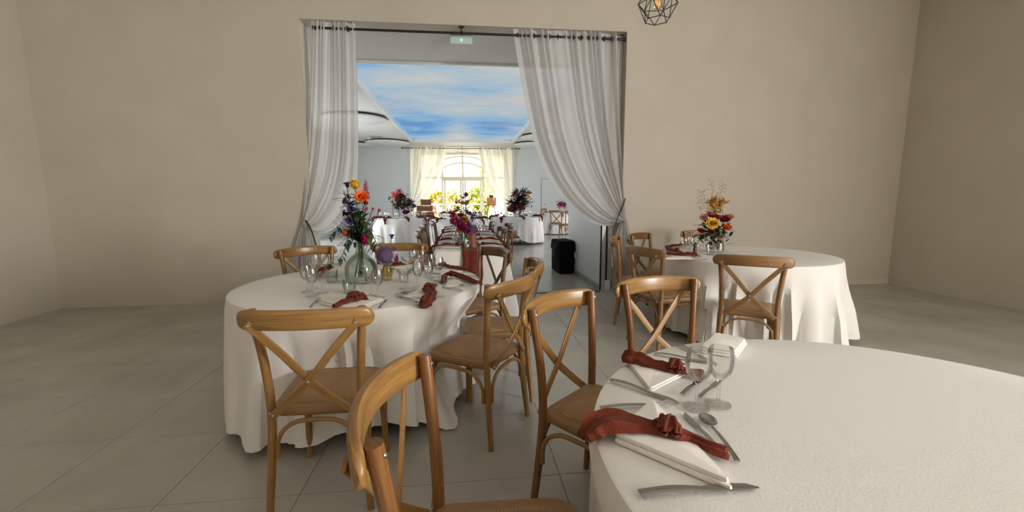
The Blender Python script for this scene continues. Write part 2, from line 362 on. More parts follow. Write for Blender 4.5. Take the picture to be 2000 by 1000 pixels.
# hall door outline on the far wall
d0 = ony(1058, 350, YH); dr = struct('door_1', MB().bbox((d0.x, YH - .02, 0), (d0.x + .95, YH + .01, d0.z)), wall_white)
m = MB(); m.bbox((d0.x - .025, YH - .03, 0), (d0.x, YH, d0.z + .025)); m.bbox((d0.x + .95, YH - .03, 0), (d0.x + .975, YH, d0.z + .025)); m.bbox((d0.x, YH - .03, d0.z), (d0.x + .95, YH, d0.z + .025))
obj('door_frame', m, plain('grey_joint', (.4, .4, .37), .6), dr, smooth=False)
obj('door_handle', MB().sweep([(d0.x + .08, YH - .02, 1.02), (d0.x + .08, YH - .06, 1.02), (d0.x + .19, YH - .06, 1.02)], .009, n=8), steel, dr)
# window_1 : glazed double door with arched lights above
def px_e(x, y): return ony(x, y, YE)
win = bpy.data.objects.new('window_1', None); COL.objects.link(win); win['kind'] = 'structure'
BARS = [0]
def bar(x0, z0, x1, z1, wd=.07, name='window_frame'):
    m = MB(); d = Vector((x1 - x0, 0, z1 - z0)); L = d.length; a = math.atan2(d.z, d.x)
    c, s = math.cos(a), math.sin(a); vs = []
    BARS[0] += 1; e_ = .0013 * BARS[0]
    for y in (YE + .04 - e_, YE + .12 + e_):
        for u, v in ((0, -wd / 2), (L, -wd / 2), (L, wd / 2), (0, wd / 2)): vs.append((x0 + u * c - v * s, y, z0 + u * s + v * c))
    m.add(vs, [(0, 1, 2, 3), (7, 6, 5, 4), (0, 4, 5, 1), (1, 5, 6, 2), (2, 6, 7, 3), (3, 7, 4, 0)]); return obj(name, m, frame_white, win, smooth=False)
wl, wr, wc = px_e(865, 400).x, px_e(944, 400).x, px_e(905, 400).x; zt = px_e(905, 347).z
bar(wl, 0, wl, 3.34, .09); bar(wr, 0, wr, 3.34, .09); bar(wc, 0, wc, 3.36, .08); bar(EX0, zt, EX1, zt, .10)
bar(EX0 + .04, 0, EX0 + .04, 3.36, .08); bar(EX1 - .04, 0, EX1 - .04, 3.36, .08); bar(EX0, 3.355, EX1, 3.355, .06); bar(wl, .06, wr, .06, .14)
for x in (px_e(988, 400).x, px_e(822, 400).x): bar(x, 0, x, 3.34, .06)
for (dx, side) in ((wl + .11, 1), (wc - .1, 1), (wc + .1, 1), (wr - .11, 1)): bar(dx, 0, dx, zt, .08, 'door_stile')
bar(wl, zt - .1, wr, zt - .1, .09, 'door_rail')
for (zp, hw, zs) in ((px_e(905, 305).z, 1.55, zt), (px_e(905, 318).z, 1.18, zt)):
    m = MB(); A = []; B = []
    for k in range(25):
        u = -1 + k / 12; x = wc + hw * u; z = zs + (zp - zs) * math.sqrt(max(0, 1 - (u * .98) ** 2)); A.append((x, YE + .08, z))
    m.sweep(A, .035, .03, n=4, ref=(0, 1, 0), sq=.0); obj('arched_glazing_bar', m, frame_white, win, smooth=False)
xs = [EX0 + .04, px_e(822, 400).x, wl, wc, wr, px_e(988, 400).x, EX1 - .04]
for a, b in zip(xs[:-1], xs[1:]):
    for z0, z1 in ((.05, zt), (zt, 3.36)): obj('pane', MB().bbox((a, YE + .078, z0), (b, YE + .084, z1)), glass_pane, win, smooth=False)
# window_2 in the dining room's right wall (daylight comes through it)
w2 = struct('window_2', MB().bbox((XR + .06, -2.64, .55), (XR + .14, -2.56, 2.95)), frame_white)
for y in (-3.36, -1.84): obj('window_frame', MB().bbox((XR + .06, y - .04, .55), (XR + .14, y + .04, 2.95)), frame_white, w2, smooth=False)
for y0, y1 in ((-3.36, -2.6), (-2.6, -1.84)): obj('pane', MB().bbox((XR + .095, y0, .55), (XR + .101, y1, 2.95)), glass_pane, w2, smooth=False)
# sky print recess
sp = thing('sky_ceiling_panel', 'large backlit ceiling panel printed with blue sky and pale clouds', 'ceiling panel', (0, 0, 0))
obj('printed_panel', MB().bbox((SX0 - .05, SY0 - .05, OZ + .10), (SX1 + .05, SY1 + .05, OZ + .12)), sky_m, sp, smooth=False)
for a, b in (((SX0 - .03, SY0, OZ - .03), (SX0 + .025, SY1, OZ + .10)), ((SX1 - .025, SY0, OZ - .03), (SX1 + .03, SY1, OZ + .10)), ((SX0 - .03, SY0 - .03, OZ - .03), (SX1 + .03, SY0 + .025, OZ + .10)), ((SX0 - .03, SY1 - .025, OZ - .03), (SX1 + .03, SY1 + .03, OZ + .10))):
    obj('frame', MB().bbox(a, b), white_pl, sp, smooth=False)
# folded sliding partition at the right of the opening
pt = thing('folding_partition', 'pale grey folded sliding partition with black seals beside the opening', 'partition', (0, 0, 0))
for k, (x0, x1, y0) in enumerate(((1.905, 1.965, .135), (1.985, 2.055, .125), (2.06, 2.128, .12))):
    pn = obj('door_panel', MB().bbox((x0, YF + y0, .03), (x1, YF + y0 + .12, OZ - .01)), alu, pt, smooth=False)
    if k < 2: obj('seal', MB().bbox((x0 - .022, YF + y0 - .004, .0), (x0, YF + y0 + .1, OZ - .01)), black_rub, pn, smooth=False)
hw = obj('floor_roller', MB().bbox((1.955, YF + .10, .0), (2.02, YF + .135, .14)).bbox((1.99, YF + .085, .02), (2.035, YF + .13, .09)), white_pl, pt, smooth=False)
obj('floor_bolt', MB().sweep([(2.03, YF + .08, .0), (2.03, YF + .08, .13)], .008, n=8), steel, pt)
# sockets on the stub wall
for k, py in enumerate((500, 507)):
    q = onz(1116 + 6 * k, 506 + 3 * k, .3); yy = 7.0 - .2 * k
    so = thing('wall_socket', 'white double wall socket low on the white stub wall behind the black bag', 'socket', (1.88, 7.13 - .105 * k, .33), group='paired sockets on the stub wall')
    obj('plate', MB().bbox((-.012, -.045, -.045), (0, .045, .045)), white_pl, so, smooth=False)
    obj('insert', MB().lathe([(.02, 0), (.02, .004), (.004, .004)], 14), plain('socket_grey_%d' % k, (.45, .45, .44), .4), so).rotation_euler = (0, -PI / 2, 0)
    so.children[-1].location = (-.011, 0, 0)

# ================================================================== CHAIRS
def rounded_outline(pts, n=6):
    out = []; N = len(pts)
    for i in range(N):
        p0, p, p1 = Vector(pts[i - 1][:2]), Vector(pts[i][:2]), Vector(pts[(i + 1) % N][:2]); r = pts[i][2]
        a = (p0 - p).normalized(); b = (p1 - p).normalized(); ang = a.angle(b); d = r / math.tan(ang / 2)
        s, e = p + a * d, p + b * d
        for k in range(n + 1):
            t = k / n; out.append(s * (1 - t) ** 2 + p * 2 * t * (1 - t) + e * t * t)
    return out
def make_chair(name, label, m_crest=oak, m_leg=oak_leg, m_seat=oak_seat, screws=True):
    c = thing(name, label, 'chair')
    # seat frame and woven panel
    O = rounded_outline([(-.182, -.20, .06), (.182, -.20, .06), (.218, .215, .11), (-.218, .215, .11)], 7)
    cen = Vector((0, .01)); sc = lambda p, k, dz: (cen.x + (p.x - cen.x) * k, cen.y + (p.y - cen.y) * k, dz)
    m = MB(); m.rings([[sc(p, .80, .425) for p in O], [sc(p, .96, .418) for p in O], [sc(p, 1.0, .428) for p in O], [sc(p, 1.0, .447) for p in O], [sc(p, .975, .456) for p in O], [sc(p, .80, .457) for p in O]], True, False,
              [(.03 * k, .05 * j) for k in range(6) for j in range(len(O))])
    obj('seat_frame', m, m_seat, c)
    m = MB(); m.rings([[sc(p, k, z) for p in O] for k, z in ((.80, .440), (.80, .458), (.77, .464), (.6, .469), (.3, .472), (.02, .473))], True, True); obj('seat', m, rattan, c)
    for s in (-1, 1):
        obj('rear_leg', MB().sweep(bez([(s * .204, -.224, 0), (s * .188, -.200, .25), (s * .180, -.188, .45), (s * .188, -.196, .65), (s * .210, -.220, .876)], 16), [.0145, .015, .016, .0165] + [.0172] * 10 + [.0175, .0178, .0178], n=12, ref=(.02, 1, 0)), m_leg, c)
        obj('front_leg', MB().sweep(bez([(s * .190, .186, 0), (s * .184, .182, .25), (s * .182, .178, .432)], 8), [.0135, .0145, .0155, .0165, .0175, .018, .0185, .019, .019], n=12, ref=(.02, 1, 0)), m_leg, c)
    # crest rail: bowed backwards, rounded ends
    m = MB(); R = []; uv = []
    for k in range(33):
        a = -1 + k / 16; x = .258 * math.sin(a * PI / 2); e = max(0, (abs(x) - .218) / .04); h = .0395 * math.sqrt(max(.012, 1 - e * e)); th = .0135 * math.sqrt(max(.05, 1 - e ** 3))
        y = -.226 - .076 * (1 - (x / .258) ** 2); z = .841 + .010 * (1 - (x / .258) ** 2); nx = 2 * .076 * x / .258 ** 2; nl = math.hypot(nx, 1)
        ring = []
        for j in range(14):
            p = 2 * PI * j / 14; cc, ss = math.cos(p), math.sin(p); cc = math.copysign(abs(cc) ** .45, cc); ss = math.copysign(abs(ss) ** .6, ss)
            ring.append((x - nx / nl * th * cc * -1 * -1, y + th * cc / nl - .04 * (ss * h), z + h * ss)); uv.append((ss * h + .02 * cc, x))
        R.append(ring)
    m.rings(R, True, True, uv); obj('crest_rail', m, m_crest, c)
    for s in (-1, 1):
        P = bez([(s * .205, -.275, .834), (s * .10, -.262 - .004 * s, .715), (0, -.252 - .0055 * s, .590), (-s * .10, -.236 - .002 * s, .492), (-s * .166, -.217, .430)], 14)
        st = obj('cross_strap', MB().sweep(P, .0155, .0045, n=12, ref=(0, 1, 0), sq=.7), m_crest, c)
        if screws:
            for (x, y, z) in ((s * .197, -.2785, .827), (-s * .161, -.2225, .437)):
                b = MB(); b.lathe([(.0002, .004), (.004, .003), (.006, 0)], 8); so = obj('screw', SCREW or b, chrome, st, (x, y, z)); so.rotation_euler = (PI / 2, 0, 0)
            if s == 1:
                so = obj('screw', SCREW or b, chrome, st, (0, -.264, .590)); so.rotation_euler = (PI / 2, 0, 0)
    if screws:
        for s in (-1, 1):
            so = obj('screw', MB().lathe([(.0002, .004), (.004, .003), (.0065, 0)], 8), chrome, c, (s * .2085, -.2005, .853)); so.rotation_euler = (-PI / 2, 0, 0)
            so = obj('screw', MB().lathe([(.0002, .004), (.004, .003), (.0055, 0)], 8), chrome, c, (s * .180, -.2055, .437)); so.rotation_euler = (PI / 2, 0, 0)
    # bentwood arches under the seat
    def arch(p, q, zl=.245):
        p, q = Vector((*p, 0)), Vector((*q, 0)); d = q - p; L = d.length; d /= L; r = min(.12, L / 2 - .03); P = []
        for k in range(2): P.append(p + Vector((0, 0, zl + .03 * k)))
        for k in range(7):
            t = k / 6 * PI / 2; P.append(p + d * (r * (1 - math.cos(t))) + Vector((0, 0, .292 + .112 * math.sin(t))))
        Q = [p + q - v for v in P]; Q = [Vector((v.x, v.y, w_.z)) for v, w_ in zip(Q, P)]
        return P + Q[::-1]
    for p, q in (((-.160, -.205), (.160, -.205)), ((-.158, .192), (.158, .192)), ((-.198, -.175), (-.198, .165)), ((.198, -.175), (.198, .165))):
        obj('bentwood_brace', MB().sweep(arch(p, q), .0095, n=8, ref=(.3, .2, .1)), m_crest, c)
    return c
SCREW = None
R_ = math.radians
CROSS = 'crossback wooden chair with woven rattan seat'
ch_a = make_chair('crossback_chair', 'honey crossback chair with rattan seat facing the demijohn table, its back to the room', m_leg=oak)
ch_a.location = (-.616, 1.922, 0); ch_a.rotation_euler = (0, 0, R_(-.9))
dup(ch_a, (.054, 2.345, 0), R_(53.9), 'honey crossback chair pulled out beside the trailing tablecloth corner of the demijohn table')
dup(ch_a, (0.201, 2.773, 0), R_(86), 'honey crossback chair seen from its side between two chairs at the demijohn table')
ch_g = make_chair('crossback_chair', 'x', m_crest=oak_shaded, m_leg=oak_shaded, m_seat=oak_seat); ch_g.location, ch_g.rotation_euler, ch_g['label'] = (lambda a, b, c: (a, (0, 0, b), c))((0.032, 3.382, 0), R_(118), 'crossback chair of the demijohn table standing in front of the terracotta table runner')  # backlit chair, its shade carried by the darker oak tone
ch_n = make_chair('crossback_chair', 'crossback chair with red-brown legs in the foreground, empty floor behind its bowed crest rail')
ch_n.location = (.078, .897, 0); ch_n.rotation_euler = (0, 0, R_(263.1))
dup(ch_n, (.556, 1.549, 0), R_(221), 'crossback chair with red-brown legs pushed against the cutlery table beside a knotted napkin')
dup(ch_n, (1.03, 1.805, 0), R_(191.9), 'crossback chair facing across the cutlery table, behind the farther knotted napkin')
ch_d = make_chair('crossback_chair', 'dim crossback chair behind the demijohn table, right of the purple allium', m_crest=oak, m_leg=oak)
ch_d.location = (-0.61, 3.755, 0); ch_d.rotation_euler = (0, 0, R_(176))
dup(ch_d, (-1.221, 3.628, 0), R_(216), 'dim crossback chair behind the demijohn table, half hidden by the dark leaf sprigs')
# chairs of the round table by the cream wall
ch_r = make_chair('crossback_chair', 'crossback chair at the wall-side table with its back and rattan seat turned to the room', m_crest=oak_seat, m_leg=oak_seat)
ch_r.location = (1.744, 3.504, 0); ch_r.rotation_euler = (0, 0, R_(285.4))
dup(ch_r, (1.805, 4.195, 0), R_(246), 'crossback chair seen side on beside the folded partition and curtain tail')
dup(ch_r, (2.159, 4.514, 0), R_(218), 'crossback chair against the cream wall right of the curtain tail')
dup(ch_r, (2.877, 4.734, 0), R_(169), 'crossback chair against the cream wall beside the tall wild bouquet')
dup(ch_r, (2.18, 3.001, 0), R_(326), 'crossback chair with its back to the room, tucked at the front of the wall-side table')
# chairs along the long table
ch_l = make_chair('crossback_chair', 'shade-toned crossback chair, first from the runner end on the left of the long table', m_crest=oak_shaded, m_leg=oak_shaded, m_seat=oak_shaded, screws=False)
ch_l['group'] = 'chairs on the left of the long table'
ORD = ('first', 'second', 'third', 'fourth', 'fifth', 'sixth')
LEFT = [(819, 458), (824, 450), (829, 442), (844, 435.5)]; RIGHT = [(1001, 457), (983, 448.5), (996, 441), (962, 437)]
for k, (a, b) in enumerate(LEFT):
    p = onz(a, b, .855); loc = (p.x + .25, p.y + .12, 0)
    if k == 0: ch_l.location = loc; ch_l.rotation_euler = (0, 0, R_(-90 + 3))
    else: dup(ch_l, loc, R_(-90 - 4 + 4 * k), 'shade-toned crossback chair, %s from the runner end on the left of the long table' % ORD[k])
for k, (a, b) in enumerate(RIGHT):
    p = onz(a, b, .855); dup(ch_l, (p.x - .25, p.y + .12, 0), R_(90 + (-3, 4, 2, -5)[k]), 'shade-toned crossback chair, %s from the runner end on the right of the long table' % ORD[k], 'chairs on the right of the long table')
# far chairs
q = onz(1087, 462, 0); ch_f = dup(ch_r, (q.x, q.y + .2, 0), R_(-4), 'small distant crossback chair with its back to us behind the black bag')
q = onz(1069, 450, 0); dup(ch_r, (q.x + .05, q.y - .05, 0), R_(-75), 'small distant crossback chair seen side on at the farthest right table')
q = onz(1104, 466, 0); dup(ch_r, (q.x + .08, q.y + .1, 0), R_(20), 'small distant crossback chair cut off by the stub wall edge')
q = onz(1056, 414, .86); dup(ch_r, (q.x - .2, q.y, 0), R_(75), 'distant crossback chair peeking over the table with the dense dark bouquet')

# ================================================================== TABLES
CHAIRS = [(o.location.x, o.location.y, o.rotation_euler.z) for o in COL.objects if o.name.startswith('crossback_chair')]
def fold_fn(seed, lo=9, hi=21, nn=6):
    r = random.Random(seed); K = [(r.randint(lo, hi), r.uniform(0, 2 * PI), r.uniform(.4, 1)) for _ in range(nn)]; s = math.sqrt(sum(k[2] ** 2 for k in K)) * 1.5
    return lambda a: sum(w_ * math.cos(k * a + ph) for k, ph, w_ in K) / s
def round_cloth(r, seed, hem=lambda a: .03, n=168, amp=.12, flare=.05, zt=.750):
    m = MB(); f = fold_fn(seed); f2 = fold_fn(seed + 50, 3, 6, 3); R = []
    for rr in (.0008, .4 * r, .8 * r, r - .012): R.append([(rr * math.cos(2 * PI * j / n), rr * math.sin(2 * PI * j / n), zt) for j in range(n)])
    R.append([((r - .003) * math.cos(2 * PI * j / n), (r - .003) * math.sin(2 * PI * j / n), zt - .003) for j in range(n)])
    for k in range(1, 15):
        t = k / 14; ring = []
        for j in range(n):
            a = 2 * PI * j / n; zh = hem(a); g = f(a) * min(1, t * 1.6); g = math.copysign(abs(g) ** .8, g); d = .004 + flare * t ** .8 + amp * (t ** .8) * (g * .5 + .15 * f2(a) * t)
            b = a + .035 * t * math.sin(3 * f(a) * 2) ; z = zt - .012 - (zt - .012 - zh) * t
            if z < .012: d += (.012 - z); z = .012 + .004 * math.sin(5 * a)
            ring.append(((r + d) * math.cos(b), (r + d) * math.sin(b), z))
        R.append(ring)
    return m.rings(R, True, False)
def rect_cloth(hx, hy, seed, hem=.05, amp=.05, zt=.750, per=46):
    m = MB(); O = []
    rc = .05
    for (cx, cy, a0) in ((hx - rc, hy - rc, 0), (-hx + rc, hy - rc, PI / 2), (-hx + rc, -hy + rc, PI), (hx - rc, -hy + rc, 1.5 * PI)):
        for k in range(9): a = a0 + k / 8 * PI / 2; O.append((Vector((cx + rc * math.cos(a), cy + rc * math.sin(a))), Vector((math.cos(a), math.sin(a))), 1.0 - abs(k - 4) / 5))
        nx = Vector((math.cos(a0 + PI / 2), math.sin(a0 + PI / 2))); tdir = Vector((-nx.y, nx.x)); L = (2 * hx if abs(nx.y) > .5 else 2 * hy) - 2 * rc; st = O[-1][0]; q = int(per * L / 3) + 6
        for k in range(1, q): O.append((st + tdir * (L * k / q), nx, 0.0))
    n = len(O); f = fold_fn(seed, 18, 40, 7); R = []
    for s in (.0008, .6): R.append([(p.x * s, p.y * s, zt) for p, _, _ in O])
    R.append([(p.x - nn.x * .006, p.y - nn.y * .006, zt) for p, nn, _ in O])
    for k in range(0, 13):
        t = k / 12; R.append([(p.x + nn.x * (.004 + t * .035 + t ** .8 * (amp * f(2 * PI * j / n) + .10 * w_)), p.y + nn.y * (.004 + t * .035 + t ** .8 * (amp * f(2 * PI * j / n) + .10 * w_)), zt - .008 - (zt - .008 - hem) * t) for j, (p, nn, w_) in enumerate(O)])
    return m.rings(R, True, False)
def push(mb, x, y):
    """cloth gives way where a chair seat stands against it"""
    for (px, py, rz) in CHAIRS:
        if math.hypot(px - x, py - y) > 3.5: continue
        c, s = math.cos(rz), math.sin(rz)
        for i, (vx, vy, vz) in enumerate(mb.v):
            if vz > .70: continue
            dx, dy = vx + x - px, vy + y - py; lx, ly = c * dx + s * dy, -s * dx + c * dy
            k = 1 - max(0, (abs(lx) - .235) / .10); kz = min(1, (.70 - vz) / .2)
            if k <= 0 or ly > .245 or ly < -.4: continue
            k = k * k * (3 - 2 * k) * kz * (1 if vz > .38 else .45 + .55 * vz / .38); ly += (.245 + .032 * (1 + math.sin(lx * 46 + 2.2 * math.sin(lx * 17 + px))) * min(1, (.72 - vz) / .3) - ly) * k; mb.v[i] = (px - x + c * lx - s * ly, py - y + s * lx + c * ly, vz)
    return mb
def trail(mb, tail, x, y):
    if tail is None: return mb
    a0 = math.atan2(tail[1] - y, tail[0] - x); L = math.hypot(tail[1] - y, tail[0] - x)
    for i, (vx, vy, vz) in enumerate(mb.v):
        d = (math.atan2(vy, vx) - a0 + PI) % (2 * PI) - PI
        if vz > .5 or abs(d) > .22: continue
        k = (1 - (abs(d) / .22) ** 2) ** 2; t = 1 - vz / .5; r0 = math.hypot(vx, vy); z = max(.008, vz - .13 * k * t); r1 = r0 + (L - r0) * k * t ** 2.5
        a = math.atan2(vy, vx) - d * .25 * k * t; mb.v[i] = (r1 * math.cos(a), r1 * math.sin(a), z)
    return mb
def round_table(x, y, r, seed, tl, cl, hem, mat=linen, grp=None, amp=.20, flare=.05, tail=None):
    t = thing('round_table', tl, 'table', (x, y, 0), .3, grp)
    obj('tabletop', MB().lathe([(.001, .715), (r - .02, .715), (r - .015, .73), (r - .02, .744), (.001, .744)], 40), wood_table, t)
    for k in range(4):
        a = PI / 4 + k * PI / 2; obj('leg', MB().sweep([(.36 * math.cos(a), .36 * math.sin(a), 0), (.36 * math.cos(a), .36 * math.sin(a), .716)], .016, n=8), black, t)
    c = obj('tablecloth', trail(push(round_cloth(r, seed, hem, amp=amp, flare=flare), x, y), tail, x, y), mat, None, (x, y, 0)); tag(c, cl, 'tablecloth', grp)
    return t, c
TZ = .753
TA = (-.673, 2.875, .768); TB = (1.022, .752, .745); TC = (2.70, 3.80, .76)
def hem_a(a):
    d = abs((math.degrees(a) - (-47) + 180) % 360 - 180); e = abs((math.degrees(a) - (-72) + 180) % 360 - 180)
    return .06 + .07 * math.exp(-(e / 14) ** 2) + .0 * d
round_table(*TA, 3, 'round table under the white cloth that carries the demijohn vase', 'white damask tablecloth with a corner trailing on the floor beside a pulled-out chair', hem_a, tail=(-.04, 2.265))
round_table(*TB, 11, 'round table under the white cloth with two big knotted napkins and cutlery', 'smooth white tablecloth under two big knotted terracotta napkins and steel cutlery', lambda a: .05, amp=.06)
round_table(*TC, 23, 'round table under white cloth by the cream wall', 'white tablecloth of the round table by the cream wall, its folds in shadow', lambda a: .05)
p3 = onz(781, 429, .75); p4 = onz(1014, 426, .75); p5 = onz(898, 431, .75); p6 = onz(900, 418.5, .75); p7 = onz(1092, 417, .75)
T3 = (p3.x, p3.y + .76, .80); T4 = (p4.x, p4.y + .74, .76); T5 = (p5.x, p5.y + .76, .76); T6 = (p6.x, p6.y + .76, .76); T7 = (p7.x + .1, p7.y + .76, .76)
round_table(*T3, 31, 'distant round table under the cloth under the coral lily bouquet', 'pale blue-tinted white cloth under the coral lily bouquet', lambda a: .03, flare=.03, amp=.22)
round_table(*T4, 41, 'distant round table with dark legs showing under its hitched-up cloth', 'white cloth hitched up at its hem under the dense dark bouquet', lambda a: .05 + .26 * math.exp(-((((math.degrees(a) + 105 + 180) % 360) - 180) / 22) ** 2), flare=.05, amp=.07)
round_table(*T5, 51, 'distant round table right behind the far end of the long table', 'white cloth of the distant round table right behind the long table', lambda a: .03, flare=.03)
round_table(*T6, 61, 'farthest round table in front of the glazed entrance', 'white cloth of the farthest table in front of the glazed entrance', lambda a: .03, flare=.03)
round_table(*T7, 71, 'distant round table beside the far door, behind two small chairs', 'white cloth of the distant table beside the far door', lambda a: .03, flare=.03)
# long table
LT0, LT1, LTX0, LTX1 = 4.46, 8.35, -.325, .445
lt = thing('long_table', 'long banquet table running through the curtained opening into the hall', 'table', ((LTX0 + LTX1) / 2, (LT0 + LT1) / 2, 0))
obj('tabletop', MB().bbox((-.37, -1.93, .715), (.37, 1.93, .744)), wood_table, lt, smooth=False)
for sx in (-1, 1):
    for sy in (-1.7, 0, 1.7): obj('leg', MB().sweep([(sx * .12, sy, 0), (sx * .12, sy, .716)], .017, n=8), black, lt)
tag(obj('tablecloth', push(rect_cloth((LTX1 - LTX0) / 2, (LT1 - LT0) / 2, 5, .05), (LTX0 + LTX1) / 2, (LT0 + LT1) / 2), linen, None, ((LTX0 + LTX1) / 2, (LT0 + LT1) / 2, 0)), 'long white tablecloth under the terracotta runner', 'tablecloth')
# runner: lies along the middle and hangs over the near end, frayed edges
m = MB(); rx0, rx1 = onz(900, 489, .75).x, onz(938, 487, .75).x
def run(u, v):
    L = v * (.62 + 3.5); e = .010 * math.sin(37 * v + 3 * u) + .006 * math.sin(91 * v); x = rx0 + (rx1 - rx0) * u + e * (2 * u - 1) + .012 * math.sin(9 * v)
    if L < .62:
        t = 1 - L / .62; return (x + .03 * t * (u - .5), LT0 - .022 - .075 * t ** .8 - .018 * math.sin(5 * u + .6) * t - .01 * math.sin(14 * u), .757 - .62 * t)
    return (x, LT0 - .022 + (L - .62), .758 + .004 * math.sin(11 * u + 17 * v) * math.sin(29 * v))
m.grid(run, 14, 90); rn = obj('table_runner', m, terra); tag(rn, 'terracotta gauze runner hanging over the near end of the long table', 'table runner')
sol = rn.modifiers.new('thickness', 'SOLIDIFY'); sol.thickness = .002; sol.offset = 1

# ================================================================== CURTAINS
def curtain(name, label, Y, ztop, top_a, top_b, inner, outer, tail, mat, n_pl, amp=.045, grp=None, rings_n=10, rod_z=None, tie_amp=.012, nv=46, seed=1, fwd=0.0):
    """pleat lines run from the rod to the tie-back, then fall as a tail; inner/outer are edge polylines (x,z) ending at the tie, tail = (x_a,x_b,z_hem)"""
    I = bez([(x, 0, z) for x, z in inner], nv); O = bez([(x, 0, z) for x, z in outer], nv); nu = n_pl * 10; nt = 16; R = []; sd_ = seed * 1.7; wu = .55; rr = random.Random(seed); ga = [rr.uniform(.45, 1.25) for _ in range(n_pl + 2)]; ph = [rr.uniform(-.7, .7) for _ in range(n_pl + 2)]
    def pl(u, v):
        k = (u + wu * math.sin(2 * PI * u * 1.7 + sd_) / n_pl + .6 * wu * math.sin(2 * PI * u * 4.3 + 2 * sd_) / n_pl) * n_pl; k = min(max(k, 0), n_pl); i = int(k); fr = k - i; wob = ph[i] * (1 - fr) + ph[i + 1] * fr; g_ = ga[i] * (1 - fr) + ga[i + 1] * fr; return g_ * (math.sin(2 * PI * k + wob * 2.6 * v + .25 * math.sin(5 * v)) + .3 * v * math.sin(4 * PI * k + 3 * wob + 2 * v))
    for jv in range(nv + 1):
        v = jv / nv; row = []
        for i in range(nu + 1):
            u = i / nu; s = u + .02 * math.sin(2 * PI * n_pl * u) * 0
            p = I[jv] * (1 - s) + O[jv] * s; a = amp * (1 - v ** 2.2) * (1 - .25 * v) + tie_amp * v ** 1.5; f = pl(u, v)
            row.append((p.x + .25 * a * math.cos(2 * PI * n_pl * u * 2) * v, Y + a * f - .05 * v * math.sin(PI * u) - fwd * max(0, (v - .45) / .55) ** 2, p.z))
        R.append(row)
    t0 = R[-1]; xa, xb, zh = tail; hem_r = random.Random(seed + 5)
    for k in range(1, nt + 1):
        t = k / nt; row = []
        for i in range(nu + 1):
            u = i / nu; q = t0[i]; sp_ = 1 - (1 - t) ** 2; zz = zh + .30 * (1 - u) * (.5 + .5 * math.sin(3 * u + 1))
            row.append((q[0] + (xa + (xb - xa) * u - q[0]) * sp_, Y - fwd - .04 * t + (tie_amp + .030 * t) * pl(u, 1) + .02 * math.sin(6 * u * PI + 4 * t) * t, q[2] + (zz - q[2]) * t))
        R.append(row)
    m = MB(); m.rings(R, False, False); c = thing(name, label, 'curtain', (0, 0, 0), 0, grp)
    obj('fabric', m, mat, c)
    if rings_n:
        tor = MB(); A = [(.028 * math.cos(2 * PI * k / 16), 0, .028 * math.sin(2 * PI * k / 16)) for k in range(17)]; tor.sweep(A, .006, n=6, ref=(0, 1, 0), cap=False); tm = tor.mesh('eyelet_ring'); tm.materials.append(black)
        for k in range(rings_n):
            u = (k + .5) / rings_n; o = obj('eyelet_ring', tm, None, c, (top_a + (top_b - top_a) * u, Y, rod_z)); o.rotation_euler = (0, 0, PI / 2 - .5 + .3 * (k % 3))
    return c
YC = YF + .055; ZR = 3.335
def pc(x, y, Y=YC): p = ony(x, y, Y); return (p.x, p.z)
rt = pc(1212, 428)
inner_r = [pc(1002, 56), pc(1008, 100), pc(1025, 200), pc(1046, 290), pc(1072, 350), pc(1105, 397), pc(1145, 430), pc(1178, 441), (rt[0] - .03, rt[1] - .03)]
outer_r = [pc(1202, 62), pc(1205, 150), pc(1209, 250), pc(1213, 340), (rt[0] + .03, rt[1] + .03)]
cr = curtain('sheer_curtain', 'white sheer curtain swept far to the right beside the cream wall and tied back', YC, 3.4, *[pc(x, 60)[0] for x in (1004, 1203)], inner_r, outer_r, (pc(1186, 505)[0], pc(1232, 560)[0], .10), sheer, 13, .045, rings_n=13, rod_z=ZR, seed=3, fwd=.10)
lt_ = pc(600, 440)
inner_l = [pc(694, 40), pc(696, 120), pc(698, 220), pc(698, 320), pc(690, 380), pc(672, 425), pc(650, 448), pc(628, 455), (lt_[0] + .05, lt_[1] - .03)]
outer_l = [pc(607, 40), pc(603, 150), pc(598, 260), pc(596, 350), (lt_[0] - .02, lt_[1] + .05)]
cl = curtain('sheer_curtain', 'densely pleated white sheer curtain behind the demijohn bouquet, tied to the left', YC, 3.4, *[pc(x, 50)[0] for x in (692, 612)], inner_l, outer_l, (pc(617, 505)[0], pc(575, 560)[0], .10), sheer, 12, .05, rings_n=3, rod_z=ZR, seed=9, fwd=.10)
# tie-backs
def cord(name, label, pts, r=.009, grp=None):
    m = MB(); m.sweep(bez(pts, 24), r, r * 1.8, n=6, ref=(0, 1, 0)); return tag(obj(name, m, black), label, 'tieback', grp)
def c3(x, y, Y): p = ony(x, y, Y); return (p.x, p.y, p.z)
cord('curtain_tieback', 'black cord tieback hooked on the jamb holding the right sheer curtain', [c3(1221, 388, YF - .012), c3(1214, 408, YF - .07), c3(1206, 427, YF - .105), c3(1200, 446, YF - .105), c3(1196, 468, YF - .08)])
cord('curtain_tieback', 'black cord tieback holding the left sheer curtain', [c3(592, 425, YF - .012), c3(602, 438, YF - .10), c3(610, 455, YF - .105), c3(617, 478, YF - .08)])
